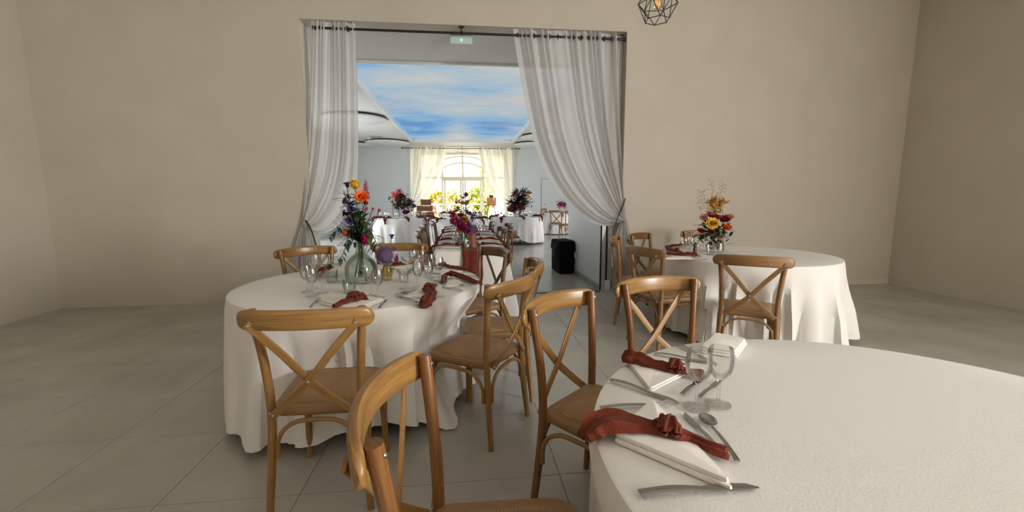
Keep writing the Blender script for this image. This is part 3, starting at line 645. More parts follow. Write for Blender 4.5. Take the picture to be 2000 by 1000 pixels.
# rod
rod = thing('curtain_rod', 'long black curtain rod across the tall opening', 'curtain rod', (0, YC, ZR)); xa, xb = ony(613, 51, YC).x, ony(1221, 73, YC).x
obj('pole', MB().sweep([(xa, 0, 0), (xb, 0, 0)], .015, n=10), black, rod)
obj('finial', MB().lathe([(.001, -.03), (.022, -.028), (.027, 0), (.022, .02), (.001, .024)], 12), black, rod, (xa, 0, 0)).rotation_euler = (0, PI / 2, 0)
obj('end_cup', MB().lathe([(.001, -.02), (.024, -.02), (.028, .01), (.001, .012)], 12), black, rod, (xb, 0, 0)).rotation_euler = (0, PI / 2, 0)
bx = ony(901, 50, YC).x
obj('bracket', MB().sweep([(bx, 0, 0), (bx, 0, .075)], .008, n=8).lathe([(.001, .068), (.04, .068), (.04, .075), (.001, .075)], 14, (bx, 0, 0)).sweep([(bx - .02, 0, 0), (bx + .02, 0, 0)], .020, n=10), black, rod)
# far curtains
YK = YH - .10
def pk(x, y): return pc(x, y, YK)
zf = ony(900, 290, YK).z
curtain('sheer_curtain', 'sunlit cream sheer curtain at the far opening above the wooden crates', YK, 0, *[pk(x, 290)[0] for x in (870, 802)], [pk(871, 286), pk(869, 305), pk(862, 340), pk(848, 370), pk(832, 390), pk(815, 402), pk(808, 404)],
        [pk(801, 286), pk(801, 310), pk(801, 345), pk(802, 380), pk(803, 401)], (pk(812, 430)[0], pk(795, 440)[0], .06), sheer_far, 10, .06, rings_n=10, rod_z=zf, seed=21, nv=30)
curtain('sheer_curtain', 'sunlit cream sheer curtain at the far opening beside the signboard easel', YK, 0, *[pk(x, 291)[0] for x in (935, 1003)], [pk(934, 287), pk(937, 305), pk(946, 340), pk(958, 368), pk(974, 389), pk(990, 400), pk(998, 402)],
        [pk(1004, 288), pk(1004, 310), pk(1003, 345), pk(1002, 380), pk(1001, 400)], (pk(992, 430)[0], pk(1008, 440)[0], .06), sheer_far, 10, .06, rings_n=10, rod_z=zf, seed=22, nv=30)
r2 = thing('curtain_rod', 'thin black curtain rod across the far opening', 'curtain rod', (0, YK, zf)); xa, xb = ony(785, 289, YK).x, ony(1015, 292, YK).x
obj('pole', MB().sweep([(xa, 0, 0), (xb, 0, 0)], .014, n=8), black, r2)
for x in (xa, xb): obj('finial', MB().ball((0, 0, 0), .03, 8, 6), black, r2, (x, 0, 0))
bx = ony(902, 289, YK).x; obj('bracket', MB().bbox((bx - .008, -.01, 0), (bx + .008, .11, .02)).bbox((bx - .01, -.008, 0), (bx + .01, .008, OZ - zf)), black, r2, smooth=False)
for px, lab in ((809, 'dark tieback of the sunlit curtain above the wooden crates'), (1000, 'dark tieback of the sunlit curtain beside the easel')):
    a = Vector(c3(px, 403, YK)); m = MB(); m.lathe([(.07, -.05), (.085, 0), (.07, .06)], 12, a); tag(obj('curtain_tieback', m, black), lab, 'tieback')

# ================================================================== CEILING FITTINGS
def disc(px, py, z, r, label):
    p = onz(px, py, z); p.y = min(p.y, YH - r - .06); p.x = min(p.x, SX0 - r - .08) if p.x < 0 else max(p.x, SX1 + r + .08); t = thing('acoustic_disc', label, 'ceiling disc', (p.x, p.y, OZ))
    dz = z - OZ
    obj('baffle', MB().lathe([(.001, dz), (r - .008, dz), (r, dz + .006), (r, dz + .035), (r - .006, dz + .04), (.001, dz + .04)], 56), white_pl, t)
    obj('shadow_gap', MB().lathe([(r - .03, dz + .04), (r - .03, -.002)], 56), black, t)
    return t
disc(694, 235, 3.32, .82, 'nearest white ceiling disc with a black gap left of the sky panel')
disc(770, 280.5, 3.32, .80, 'white ceiling disc with black gap at the far left corner of the sky panel')
disc(700, 286, 3.32, .66, 'white ceiling disc beyond the other, beside the pleated curtain')
disc(1044, 269.5, 3.32, .82, 'white ceiling disc right of the sky panel, partly behind the swept curtain')
disc(1030, 284, 3.32, .80, 'white ceiling disc at the far right corner of the sky panel')
for px, py, lab in ((713, 255, 'round white recessed spotlight in the hall ceiling'), (700, 245, 'small round spotlight in the hall ceiling next to the curtain')):
    p = onz(px, py, OZ - .002); o = thing('recessed_spotlight', lab, 'spotlight', p); obj('ring', MB().lathe([(.05, 0), (.07, -.01), (.085, -.004), (.085, 0)], 20), white_pl, o); obj('lens', MB().lathe([(.001, -.001), (.05, -.001)], 16), alu, o)
p = onz(723, 271.5, OZ - .002); o = thing('ceiling_downlight', 'lit warm yellow ceiling downlight in the hall', 'downlight', p); obj('ring', MB().lathe([(.09, 0), (.11, -.01), (.12, 0)], 20), white_pl, o); obj('lens', MB().lathe([(.001, -.003), (.09, -.003)], 16), emis('warm_lamp', (1, .72, .25), 1.6), o)
p = onz(735, 267, OZ - .002); o = thing('ceiling_vent', 'square grey ceiling vent between the white discs', 'vent', p); obj('frame', MB().bbox((-.2, -.2, -.012), (.2, .2, 0)), alu, o, smooth=False)
for k in range(5): obj('slat', MB().bbox((-.17, -.16 + k * .07, -.02), (.17, -.12 + k * .07, -.011)), trim_grey, o, smooth=False)
# exit sign
EY = onz(901, 65, OZ).y; p = ony(901, 76, EY); ex = thing('exit_sign', 'grey emergency exit light with a green glowing strip under the ceiling', 'exit sign', (p.x, EY, OZ))
zb = ony(901, 88, EY).z - OZ; zm = ony(901, 76, EY).z - OZ
obj('mount', MB().bbox((-.14, -.05, zm + .005), (.14, .04, -.0)), plain('dull_grey_plastic', (.36, .35, .33), .5), ex, smooth=False)
obj('housing', MB().bbox((-.142, -.065, zm - .012), (.142, .05, zm + .012)), white_pl, ex, smooth=False)
obj('lit_panel', MB().bbox((-.138, -.06, zb), (.138, -.04, zm - .012)), emis('pale_green_glow', (.38, .47, .41), .3), ex, smooth=False)
obj('green_lamp', MB().ball((-.0, -.064, zm - .035), .012, 8, 6), emis('green_led', (.15, .9, .45), 3), ex)
# pendant lamp: black wire polyhedron around a filament bulb
pp = ony(1285, 7, 3.1); pd = thing('pendant_lamp', 'black geometric wire cage pendant lamp with a filament bulb', 'pendant lamp', (pp.x, pp.y, pp.z))
def ringpts(r, z, n, o): return [(r * math.cos(2 * PI * (k + o) / n), r * math.sin(2 * PI * (k + o) / n), z) for k in range(n)]
s = .135 / 36 * 36
ra, rb, rc_ = ringpts(.062, .135, 6, .3), ringpts(.137, .0, 6, .8), ringpts(.085, -.112, 6, .3)
rm = ringpts(.125, .06, 6, .3)
E_ = []
for k in range(6):
    k1 = (k + 1) % 6
    E_ += [(ra[k], ra[k1]), (rc_[k], rc_[k1]), (ra[k], rb[k]), (ra[k1], rb[k]), (rc_[k], rb[k]), (rc_[k1], rb[k]), (rb[k], rb[k1]), ((0, 0, .17), ra[k])]
m = MB()
for a, b in E_: m.sweep([a, b], .0032, n=5)
for a in ra + rb + rc_: m.ball(a, .006, 6, 4)
obj('wire_cage', m, black, pd)
obj('socket', MB().lathe([(.001, .17), (.02, .17), (.022, .12), (.022, .08), (.018, .07), (.001, .07)], 14), black, pd)
obj('cord', MB().sweep([(0, 0, .165), (0, 0, ZC - pp.z)], .004, n=6), black, pd)
bu = obj('bulb', MB().lathe([(.013, .075), (.016, .05), (.028, .02), (.032, -.005), (.027, -.028), (.012, -.043), (.001, -.046)], 16), glass_amber, pd)
m = MB()
for k in range(5): a = 2 * PI * k / 5; m.sweep([(.012 * math.cos(a), .012 * math.sin(a), .02), (.016 * math.cos(a + .8), .016 * math.sin(a + .8), -.02)], .0015, n=4)
obj('filament', m, emis('filament_glow', (1, .5, .12), 1.2), bu)

# ================================================================== BAG
b0 = onz(1075, 528, 0); bag = thing('equipment_bag', 'black padded equipment bag with a side strap standing on the hall floor', 'bag', (1.715, 7.30, 0), R_(4))
def rbox(hx, hy, z0, z1, r=.04, taper=1.0, n=5):
    O = rounded_outline([(-hx, -hy, r), (hx, -hy, r), (hx, hy, r), (-hx, hy, r)], n)
    return [[(p.x * k, p.y * k, z) for p in O] for k, z in ((.96, z0), (1, z0 + .02), (taper, z1 - .02), (taper * .96, z1))]
obj('body', MB().rings(rbox(.135, .27, .012, .50, .05)), black_nylon, bag)
obj('top_flap', MB().rings([[(x + (.0), y, z) for x, y, z in r] for r in rbox(.152, .30, .40, .565, .07, .93)]), black_nylon, bag)
obj('handle', MB().sweep(bez([(-.155, -.12, .50), (-.19, -.13, .42), (-.195, -.12, .34), (-.175, -.05, .30), (-.17, .02, .36), (-.155, .02, .48)], 16), .018, .006, n=8, ref=(1, 0, 0)), black_rub, bag)
obj('carry_strap', MB().sweep(bez([(-.15, -.1, .50), (-.08, -.1, .575), (.08, -.1, .575), (.15, -.1, .50)], 12), .02, .004, n=8, ref=(0, 0, 1)), black_rub, bag)
obj('logo_patch', MB().bbox((-.03, .03, .5655), (.03, .05, .569)), plain('logo_grey', (.35, .35, .35), .5), bag, smooth=False)

# ================================================================== TABLEWARE
def petal(m, base, dirv, up, L, Wd, curl=.3, n=4):
    d = Vector(dirv).normalized(); u = Vector(up).normalized(); s = d.cross(u)
    if s.length < 1e-3: s = Vector((1, 0, 0))
    s.normalize(); u = s.cross(d).normalized(); base = Vector(base)
    vs = []
    for k in range(n + 1):
        t = k / n; w_ = Wd * math.sin(PI * min(.97, t * .85 + .1)) ** .7 / 2; c = base + d * (L * t) + u * (curl * L * t * t); e = u * (.18 * w_)
        vs += [c - s * w_ + e, c, c + s * w_ + e]
    fs = []
    for k in range(n):
        for j in range(2): a = k * 3 + j; fs.append((a, a + 1, a + 4, a + 3))
    m.add(vs, fs)
def prof_mesh(name, prof, n=22): return MB().lathe(prof, n).mesh(name)
WINE = prof_mesh('wine_glass', [(.001, .004), (.030, .002), (.033, .0015), (.033, .003), (.012, .008), (.0045, .016), (.0042, .062), (.006, .068), (.018, .078), (.029, .095), (.033, .115), (.032, .135), (.0285, .158), (.0273, .158), (.0305, .135), (.0315, .115), (.0275, .097), (.016, .081), (.001, .073)])
COUPE = prof_mesh('coupe_glass', [(.001, .004), (.030, .002), (.033, .0015), (.033, .003), (.012, .007), (.0045, .014), (.0042, .066), (.008, .072), (.026, .082), (.042, .098), (.048, .120), (.0468, .120), (.0405, .1), (.024, .086), (.001, .078)])
TUMB = prof_mesh('tumbler', [(.001, .008), (.026, .006), (.028, .001), (.0295, .003), (.032, .03), (.036, .078), (.0345, .078), (.0305, .03), (.026, .012), (.001, .011)])
for g_ in (WINE, COUPE, TUMB): g_.materials.append(glass)
def put(me, name, label, cat, px, py, z=TZ, group=None, sc=1.0, rz=None):
    p = onz(px, py, z); o = obj(name, me, None, None, p); o.scale = (sc, sc, sc); o.rotation_euler = (0, 0, random.uniform(0, 6.28) if rz is None else rz); return tag(o, label, cat, group)
FKM, KNM, SPM = MB(), MB(), MB()
# fork, knife and spoon, 1 = along +x, unit length .2 m
def handle(m, x0, x1, w0=.0062, w1=.0036):
    xs = [x0 + (x1 - x0) * k / 8 for k in range(9)]
    m.sweep([(x, 0, .006 + .004 * math.sin(PI * k / 8)) for k, x in enumerate(xs)], [w0 * (1 - k / 8) + w1 * k / 8 for k in range(9)], [.0022] * 9, n=8, ref=(0, 0, 1), sq=.3)
handle(FKM, 0, .132); FKM.sweep([(.130, 0, .006), (.139, 0, .0045), (.150, 0, .0035), (.156, 0, .004)], [.0036, .009, .0115, .0118], [.0016] * 4, n=8, sq=.4)
for k in range(4):
    y = -.0098 + k * .00653; FKM.sweep([(.154, y, .004), (.175, y, .0065), (.199, y, .012)], [.0017, .0016, .0009], [.0013, .0012, .0008], n=6)
handle(SPM, 0, .135); SPM.lathe([(.001, 0), (.45, .02), (.8, .12), (1.0, .33), (.97, .33), (.78, .15), (.001, .05)], 16)
nv0 = len(SPM.v) - 16 * 7
for i in range(nv0, len(SPM.v)):
    x, y, z = SPM.v[i]; SPM.v[i] = (.165 + x * .031, y * .0205, .0025 + z * .026)
handle(KNM, 0, .112, .0082, .0068); KNM.sweep([(.110, 0, .006), (.125, .001, .005), (.165, .002, .004), (.195, .001, .0035), (.213, -.003, .0035)], [.0058, .0095, .0105, .0085, .002], [.0016, .0011, .0009, .0008, .0006], n=8, ref=(0, 0, 1))
FK, KN, SPN = FKM.mesh('fork'), KNM.mesh('knife'), SPM.mesh('spoon')
for g_ in (FK, KN, SPN): g_.materials.append(steel)
def cut(me, name, label, a, b, group=None, z=TZ, ln=None):
    """handle end at pixel a, tip at pixel b, both on the table top"""
    p, q = onz(*a, z), onz(*b, z); d = q - p; L = {'fork': .199, 'knife': .213, 'spoon': .196}[name]; s = (ln or d.length) / L; s = min(1.15, max(.85, s)) if ln is None else s
    o = obj(name, me, None, None, p); o.scale = (s, s, s); o.rotation_euler = (0, 0, math.atan2(d.y, d.x)); return tag(o, label, name, group)
# cutlery table (near right)
cut(KN, 'knife', 'steel table knife between the two knotted napkins, handle at the table edge', (1193, 744), (1327, 789))
cut(FK, 'fork', 'steel fork lying behind the big knotted napkin, handle at the table edge', (1172, 800), (1313, 791))
cut(KN, 'knife', 'steel knife at the lowest edge of the cutlery table below the folded napkin', (1248, 969), (1480, 953))
cut(KN, 'knife', 'slim steel knife behind the farther knotted napkin, lying along the table edge', (1278, 692), (1350, 704), ln=.2)
cut(KN, 'knife', 'wide steel knife beside the white napkin corner at the back of the cutlery table', (1324, 675), (1386, 707), ln=.2)
cut(KN, 'knife', 'dark knife lying left of the wine glass foot', (1332, 772), (1362, 748), ln=.16)
cut(KN, 'knife', 'steel knife lying right of the wine glass foot', (1366, 778), (1394, 755), ln=.16)
cut(SPN, 'spoon', 'steel spoon with a shiny bowl beside the big knot', (1440, 905), (1376, 818), ln=.19)
cut(KN, 'knife', 'short steel knife blade poking out behind the big knot', (1405, 885), (1349, 822), ln=.17)
put(WINE, 'wine_glass', 'clear wine glass behind the big knotted napkin on the cutlery table', 'wine glass', 1360, 796, sc=1.0)
put(WINE, 'wine_glass', 'clear wine glass next to the spoon on the cutlery table', 'wine glass', 1402, 790, sc=1.0)
# demijohn table
cut(FK, 'fork', 'steel fork in front of the purple allium, left of a knotted napkin', (815, 592), (764, 575))
cut(SPN, 'spoon', 'spoon in front of the coupe glass, pointing at a knotted napkin', (832, 566), (783, 574))
cut(KN, 'knife', 'knife right of the ruffled napkin knot that hangs over the cloth', (902, 569), (863, 560))
cut(KN, 'knife', 'dark knife lying right of the napkin behind the honey crest rail', (741, 603), (757, 583), ln=.19)
cut(FK, 'fork', 'fork left of the napkin behind the honey crest rail', (606, 602), (622, 586), ln=.19)
cut(FK, 'fork', 'fork on the white napkin under the long terracotta tail', (922, 559), (866, 556))
cut(SPN, 'spoon', 'spoon whose bowl lies beside the single wine glass stem', (842, 545), (862, 551), ln=.18)
cut(KN, 'knife', 'knife at the back right edge of the demijohn table', (932, 541), (905, 540), ln=.19)
cut(SPN, 'spoon', 'spoon beside the napkin behind the amber vase', (792, 521), (768, 526), ln=.18)
GL = 'clear glasses of the demijohn table'
for me, nm, lab, x, y in ((COUPE, 'coupe_glass', 'wide coupe glass in front of the demijohn', 709, 579), (WINE, 'wine_glass', 'wine glass between coupe and smaller glass in front of the demijohn', 725, 579), (WINE, 'wine_glass', 'wine glass nearest the dark knife in front of the demijohn', 739, 582),
        (WINE, 'wine_glass', 'wine glass left of the ribbed tumbler, beside the fork', 611, 578), (COUPE, 'coupe_glass', 'coupe glass left of the ribbed tumbler', 630, 572), (WINE, 'wine_glass', 'wine glass behind the left fork, partly out of view', 600, 570),
        (WINE, 'wine_glass', 'wine glass left of the dark leaf sprigs beside a red napkin', 617, 541), (WINE, 'wine_glass', 'wine glass under the dark leaf sprigs beside a red napkin', 636, 540), (COUPE, 'coupe_glass', 'coupe glass under the dark leaf sprigs', 659, 540),
        (COUPE, 'coupe_glass', 'coupe glass right of the purple allium vase', 791, 563), (WINE, 'wine_glass', 'wine glass right of the coupe by the ruffled napkin', 817, 562), (WINE, 'wine_glass', 'wine glass just behind the ruffled napkin knot', 837, 560),
        (WINE, 'wine_glass', 'single wine glass beside the long terracotta tail', 858, 549), (WINE, 'wine_glass', 'wine glass behind the single glass by the long terracotta tail', 841, 540), (WINE, 'wine_glass', 'wine glass in front of the rear crest rail, beside its twin', 808, 527), (WINE, 'wine_glass', 'wine glass below the end of the rear crest rail', 824, 529), (COUPE, 'coupe_glass', 'coupe glass behind the coupe by the allium vase', 797, 533)):
    put(me, nm, lab, nm.replace('_', ' '), x, y)
# ribbed candle tumblers
RIB = MB().lathe([(.001, .012), (.026, .010), (.030, .0), (.033, .004), (.035, .03), (.038, .075), (.0365, .075), (.0335, .03), (.029, .015), (.001, .014)], 40, wob=lambda t: 1 + .02 * math.cos(2 * PI * 20 * t)).mesh('tumbler'); RIB.materials.append(glass_green)
put(RIB, 'tumbler', 'ribbed glass tumbler in front of the demijohn', 'tumbler', 683, 571); put(RIB, 'tumbler', 'glass tumbler left of the demijohn', 'tumbler', 649, 551); put(TUMB, 'tumbler', 'plain tumbler behind the coupe by the allium vase', 'tumbler', 789, 550)
# napkins: folded white linen and knotted terracotta gauze
def napkin(pxs, label, layers=3, z=TZ, th=.0055, mat=paper):
    C = [onz(x, y, z) for x, y in pxs]; cen = sum(C, Vector()) / len(C); t = thing('folded_napkin', label, 'napkin', cen)
    for k in range(layers):
        O = rounded_outline([((p - cen).x * (1 - .03 * k), (p - cen).y * (1 - .03 * k) + .004 * k, .008) for p in C], 3)
        a = sum(O[i - 1].x * O[i].y - O[i].x * O[i - 1].y for i in range(len(O)))
        if a < 0: O = O[::-1]
        z0, z1 = k * th, (k + 1) * th - .0008; n = len(O)
        R = []
        for s, zz in ((.975, z0), (1.0, z0 + th * .35), (.985, z1), (.6, z1 + .002), (.02, z1 + .0015)): R.append([(p.x * s, p.y * s, zz + (.0012 * math.sin(40 * p.x + 30 * p.y) if s < .99 and k == layers - 1 else 0)) for p in O])
        obj('fold_layer', MB().rings(R, True, True), mat, t)
    return t
def noise1(seed):
    r = random.Random(seed); A = [r.uniform(-1, 1) for _ in range(64)]
    def f(t):
        i = int(math.floor(t)); u = t - i; u = u * u * (3 - 2 * u); return A[i % 64] * (1 - u) + A[(i + 1) % 64] * u
    return f
def tie(pts, widths, label, knot=None, kr=.026, z=TZ, hs=None, mat=terra, seed=1, fold=5, flat=.62, lift=.012, free=False, crumple=.10):
    """knotted gauze: pts = pixels (on the table) or world points along the cloth, widths in metres"""
    W = [onz(*p[:2], z + (p[2] if len(p) > 2 else 0)) if not free else Vector(p) for p in pts]; n = 44
    P = bez(W, n); n1, n2, n3 = noise1(seed), noise1(seed + 77), noise1(seed + 155); r = random.Random(seed); ph = [r.uniform(0, 6.28) for _ in range(6)]
    cen = W[0] if knot is None else W[knot]; base = Vector((cen.x, cen.y, z)); t = thing('knotted_napkin', label, 'napkin', base)
    def wid(s):
        q = s * (len(widths) - 1); i = min(int(q), len(widths) - 2); f = q - i; f = f * f * (3 - 2 * f); return widths[i] * (1 - f) + widths[i + 1] * f
    m = MB(); R = []; N = 40
    for k in range(n + 1):
        s = k / n; tg = (P[min(k + 1, n)] - P[max(k - 1, 0)]).normalized(); a = Vector((tg.y, -tg.x, 0))
        if a.length < 1e-3: a = Vector((1, 0, 0))
        a.normalize(); b = a.cross(tg).normalized()
        if b.z < 0 and abs(tg.z) < .9: b = -b
        w_ = wid(s) / 2; ring = []
        hgt = max(.009, w_ * flat) * max(.45, 1 + .22 * math.sin(7 * s + ph[0]) + crumple * n1(s * 13))
        for j in range(N):
            p = 2 * PI * j / N; c, q = math.cos(p), math.sin(p)
            rid = 1 + .24 * math.sin(fold * p + ph[1] + 1.6 * s) + .13 * math.sin((fold + 4) * p + ph[2] - 2.5 * s) + (.12 + .4 * crumple) * n3(s * 15 + 1.5 * p)
            x = w_ * c * (1 + (.15 + .3 * crumple) * n1(s * 11 + (0 if c > 0 else 20))); y = hgt * q * rid
            if q < 0: y = hgt * q * .25
            ring.append(P[k] + a * (x + crumple * .03 * n2(s * 9)) + b * (y + hgt * .3) - base)
        R.append(ring)
    for e, dr in ((0, 1), (n, -1)):      # frayed ends
        tg = (P[e] - P[e + dr]).normalized()
        for j in range(N): R[e][j] = R[e][j] + tg * (.012 * r.random() * (1 if j % 2 else .1))
    for ring in R:
        for q in ring:
            if not free and q.z < .002 and (q.xy + base.xy - TB_XY(base)).length < TB_R(base): q.z = .002 + .001 * r.random()
    m.rings(R, True, True); obj('gauze', m, mat, t)
    if knot is not None:
        kc = W[knot] - base + Vector((0, 0, kr * .62)); tg = (W[min(knot + 1, len(W) - 1)] - W[max(knot - 1, 0)]); tg.z = 0; tg.normalize(); sd = Vector((tg.y, -tg.x, 0))
        m = MB()
        for (o, tw, rr, ti) in ((-.45, .18, .92, .2), (-.05, -.22, 1.05, -.25), (.38, .2, .95, .3), (.05, .75, .80, .9)):
            A = []
            for k in range(25):
                p = 2 * PI * k / 24; c, q = math.cos(p), math.sin(p); wv = 1 + .08 * math.sin(3 * p + ph[0] + o)
                A.append(kc + tg * (kr * (o + tw * c + ti * .3 * q)) + sd * (kr * .80 * rr * wv * c) + Vector((0, 0, kr * .56 * rr * wv * q)))
            m.sweep(A, [kr * (.30 + .06 * math.sin(3 * k + o)) for k in range(25)], [kr * (.24 + .05 * math.sin(5 * k)) for k in range(25)], n=10, ref=tuple(tg), cap=False)
        for e in range(3):
            a_ = ph[e] ; d_ = tg * math.cos(a_) + sd * math.sin(a_); petal(m, kc + Vector((0, 0, kr * .35)), d_ + Vector((0, 0, .35)), (0, 0, 1), kr * 1.1, kr * .9, -.5, 4)
        m.ball(kc, kr * .7, 10, 6); obj('knot', m, mat, t)
    return t
def TB_XY(b): 
    return min(((Vector((q[0], q[1])), q[2]) for q in (TA, TB, TC)), key=lambda e: (b.xy - e[0]).length)[0]
def TB_R(b): return min(((Vector((q[0], q[1])), q[2]) for q in (TA, TB, TC)), key=lambda e: (b.xy - e[0]).length)[1]
napkin([(1198, 864), (1273, 791), (1440, 968)], 'thick folded white napkin under the big terracotta knot', 2, th=.011)
napkin([(1220, 703), (1270, 768), (1352, 726)], 'folded white napkin under the farther terracotta knot on the cutlery table', 2)
napkin([(1368, 690), (1400, 660), (1460, 672), (1440, 700)], 'white napkin corner at the back edge of the cutlery table', 3, th=.008)
tie([(1146, 858, .0), (1165, 842, .012), (1205, 832, .022), (1255, 836, .026), (1305, 846, .026), (1345, 858, .02), (1380, 876, .012), (1412, 888, .008)], [.050, .074, .080, .074, .056, .046, .030, .036, .04], 'big terracotta gauze napkin knotted over thick white folds on the cutlery table', knot=4, kr=.027, seed=3)
tie([(1224, 706, .004), (1250, 708, .012), (1285, 716, .014), (1318, 724, .014), (1345, 730, .01), (1368, 735, .006)], [.066, .066, .058, .046, .034, .04], 'terracotta gauze napkin knotted behind the wine glass on the cutlery table', knot=3, kr=.026, seed=8)
# demijohn table napkins
napkin([(784, 584), (824, 564), (862, 558), (869, 579)], 'folded white napkin under the ruffled knot that hangs over the demijohn table edge', 2)
tie([(846, 559, .012), (838, 566, .02), (845, 575, .022), (838, 586, .015), (832, 596, .006), (829, 603, -.035)], [.05, .07, .055, .075, .065, .045], 'ruffled terracotta napkin knot hanging over the front edge of the demijohn table', knot=1, kr=.028, seed=5, fold=7)
napkin([(868, 563), (906, 557), (893, 545), (876, 550)], 'folded white napkin under the long terracotta tail', 2)
tie([(865, 553, .004), (869, 540, .016), (882, 538, .02), (897, 542, .016), (915, 548, .008), (931, 553, .004), (940, 556, -.012)], [.03, .04, .05, .06, .06, .05, .025], 'terracotta napkin with a long tail reaching the right edge of the demijohn table', knot=2, kr=.024, seed=6)
napkin([(838, 533), (862, 537), (905, 531), (880, 524)], 'folded white napkin at the back right of the demijohn table', 2)
tie([(846, 520, .008), (866, 520, .016), (882, 523, .016), (900, 527, .008), (916, 530, .003)], [.04, .06, .055, .05, .03], 'terracotta napkin at the back right of the demijohn table in front of the chair', knot=1, kr=.024, seed=7)
napkin([(622, 593), (690, 580), (752, 588), (690, 612)], 'folded white napkin half hidden by the honey crest rail', 3)
tie([(654, 600, .01), (672, 592, .02), (692, 586, .026), (706, 582, .024), (718, 588, .01)], [.035, .06, .06, .055, .03], 'bunched terracotta napkin bow just behind the honey crest rail', knot=2, kr=.032, seed=9, fold=7)
napkin([(630, 537), (655, 529), (676, 529), (660, 540)], 'folded white napkin behind the left wine glasses', 2)
tie([(624, 543, .006), (628, 531, .02), (640, 526, .022), (650, 524, .012)], [.04, .055, .055, .03], 'terracotta napkin seen through the left wine glasses', knot=2, kr=.026, seed=10)
napkin([(752, 526), (790, 525), (794, 519), (764, 517)], 'folded white napkin behind the amber vase', 2)
tie([(762, 521, .006), (772, 519, .012), (782, 517, .014), (791, 518, .004)], [.04, .055, .045, .03], 'terracotta napkin behind the amber vase', knot=1, kr=.022, seed=11)
# wall-side table
napkin([(1297, 507), (1318, 499), (1344, 500), (1352, 507)], 'white napkin at the front of the wall-side table', 2)
tie([(1301, 497.5, .004), (1318, 498, .012), (1340, 499, .016), (1355, 500, .014), (1366, 501, .003)], [.05, .06, .06, .05, .03], 'terracotta napkin lying at the front of the wall-side table', knot=3, kr=.025, seed=12)
tie([(1303, 484, .006), (1312, 491, .014), (1322, 492, .018), (1333, 495, .006)], [.06, .07, .06, .03], 'terracotta napkin knot between chair and wine glasses on the wall-side table', knot=2, kr=.028, seed=13)
tie([(1310, 483.5, .006), (1322, 481, .014), (1332, 479, .014)], [.05, .06, .05], 'terracotta napkin farthest back on the wall-side table', knot=None, seed=14)
cut(KN, 'knife', 'knife at the front edge of the wall-side table', (1352, 510), (1388, 506), ln=.2)
put(WINE, 'wine_glass', 'wine glass nearer the terracotta knot on the wall-side table', 'wine glass', 1335, 497); put(WINE, 'wine_glass', 'wine glass nearer the pepper mill on the wall-side table', 'wine glass', 1348, 496)
put(TUMB, 'tumbler', 'glass tumbler at the foot of the wild bouquet on the wall-side table', 'tumbler', 1387, 497, sc=1.2)
for k, (px, col, lab) in enumerate(((1357, black, 'small dark pepper mill on the wall-side table'), (1361, steel, 'small steel salt shaker on the wall-side table'))):
    p = onz(px, 492 + 2 * k, TZ); o = thing('shaker', lab, 'shaker', p); obj('body', MB().lathe([(.001, 0), (.017, 0), (.016, .05), (.013, .065), (.001, .066)], 14), glass if k else plain('pepper_glass', (.05, .04, .035), .2), o); obj('cap', MB().lathe([(.0145, .062), (.015, .085), (.008, .095), (.001, .096)], 12), col, o)

# ================================================================== FLOWERS
def b_rose(r, rng):
    m = MB()
    for ring, (cnt, tilt, L) in enumerate(((4, 88, .8), (5, 78, .95), (6, 66, 1.05), (7, 50, 1.1))):
        for k in range(cnt):
            a = 2 * PI * (k + .4 * ring) / cnt + rng.uniform(-.15, .15); e = R_(tilt)
            petal(m, (.12 * r * ring * math.cos(a), .12 * r * ring * math.sin(a), -.25 * r), (math.cos(a) * math.cos(e), math.sin(a) * math.cos(e), math.sin(e)), (-math.cos(a) * math.sin(e), -math.sin(a) * math.sin(e), math.cos(e)), r * L, r * 1.35, -.22 if ring > 1 else .12)
    m.ball((0, 0, .1 * r), r * .3, 8, 5); return m
def b_pom(r, rng, cnt=220, L=.5):
    m = MB(); m.ball((0, 0, 0), r * .72, 12, 8)
    for k in range(cnt):
        z = 1 - 2 * (k + .5) / cnt; a = k * 2.39996; q = math.sqrt(1 - z * z); d = Vector((q * math.cos(a), q * math.sin(a), z)); petal(m, d * r * .6, d + Vector((rng.uniform(-.2, .2), rng.uniform(-.2, .2), .1)), (rng.uniform(-1, 1), rng.uniform(-1, 1), .3), r * L * rng.uniform(.75, 1.0), r * .22, .1, 2)
    return m
def b_allium(r, rng, cnt=300):
    m = MB(); m.ball((0, 0, 0), r * .80, 14, 9)
    for k in range(cnt):
        z = 1 - 2 * (k + .5) / cnt; a = k * 2.39996; q = math.sqrt(1 - z * z); d = Vector((q * math.cos(a), q * math.sin(a), z)); c = d * r * rng.uniform(.86, 1.02)
        s = d.orthogonal().normalized(); t = d.cross(s)
        for j in range(5):
            p = 2 * PI * j / 5 + k; e = (s * math.cos(p) + t * math.sin(p)); e2 = (s * math.cos(p + .5) + t * math.sin(p + .5)); f_ = (s * math.cos(p - .5) + t * math.sin(p - .5))
            m.add([c, c + e2 * r * .055 + d * r * .02, c + e * r * .13 + d * r * .06, c + f_ * r * .055 + d * r * .02], [(0, 1, 2, 3)])
    return m
def b_bell(r, rng):
    m = MB(); m.lathe([(.05 * r, -.9 * r), (.34 * r, -.75 * r), (.5 * r, -.2 * r), (.58 * r, .3 * r), (.85 * r, .6 * r), (1.05 * r, .62 * r)], 15, wob=lambda t: 1 + .09 * math.cos(2 * PI * 5 * t))
    for k in range(5): a = 2 * PI * k / 5; petal(m, (.6 * r * math.cos(a), .6 * r * math.sin(a), .4 * r), (math.cos(a), math.sin(a), .5), (0, 0, 1), r * .6, r * .6, -.4, 3)
    return m
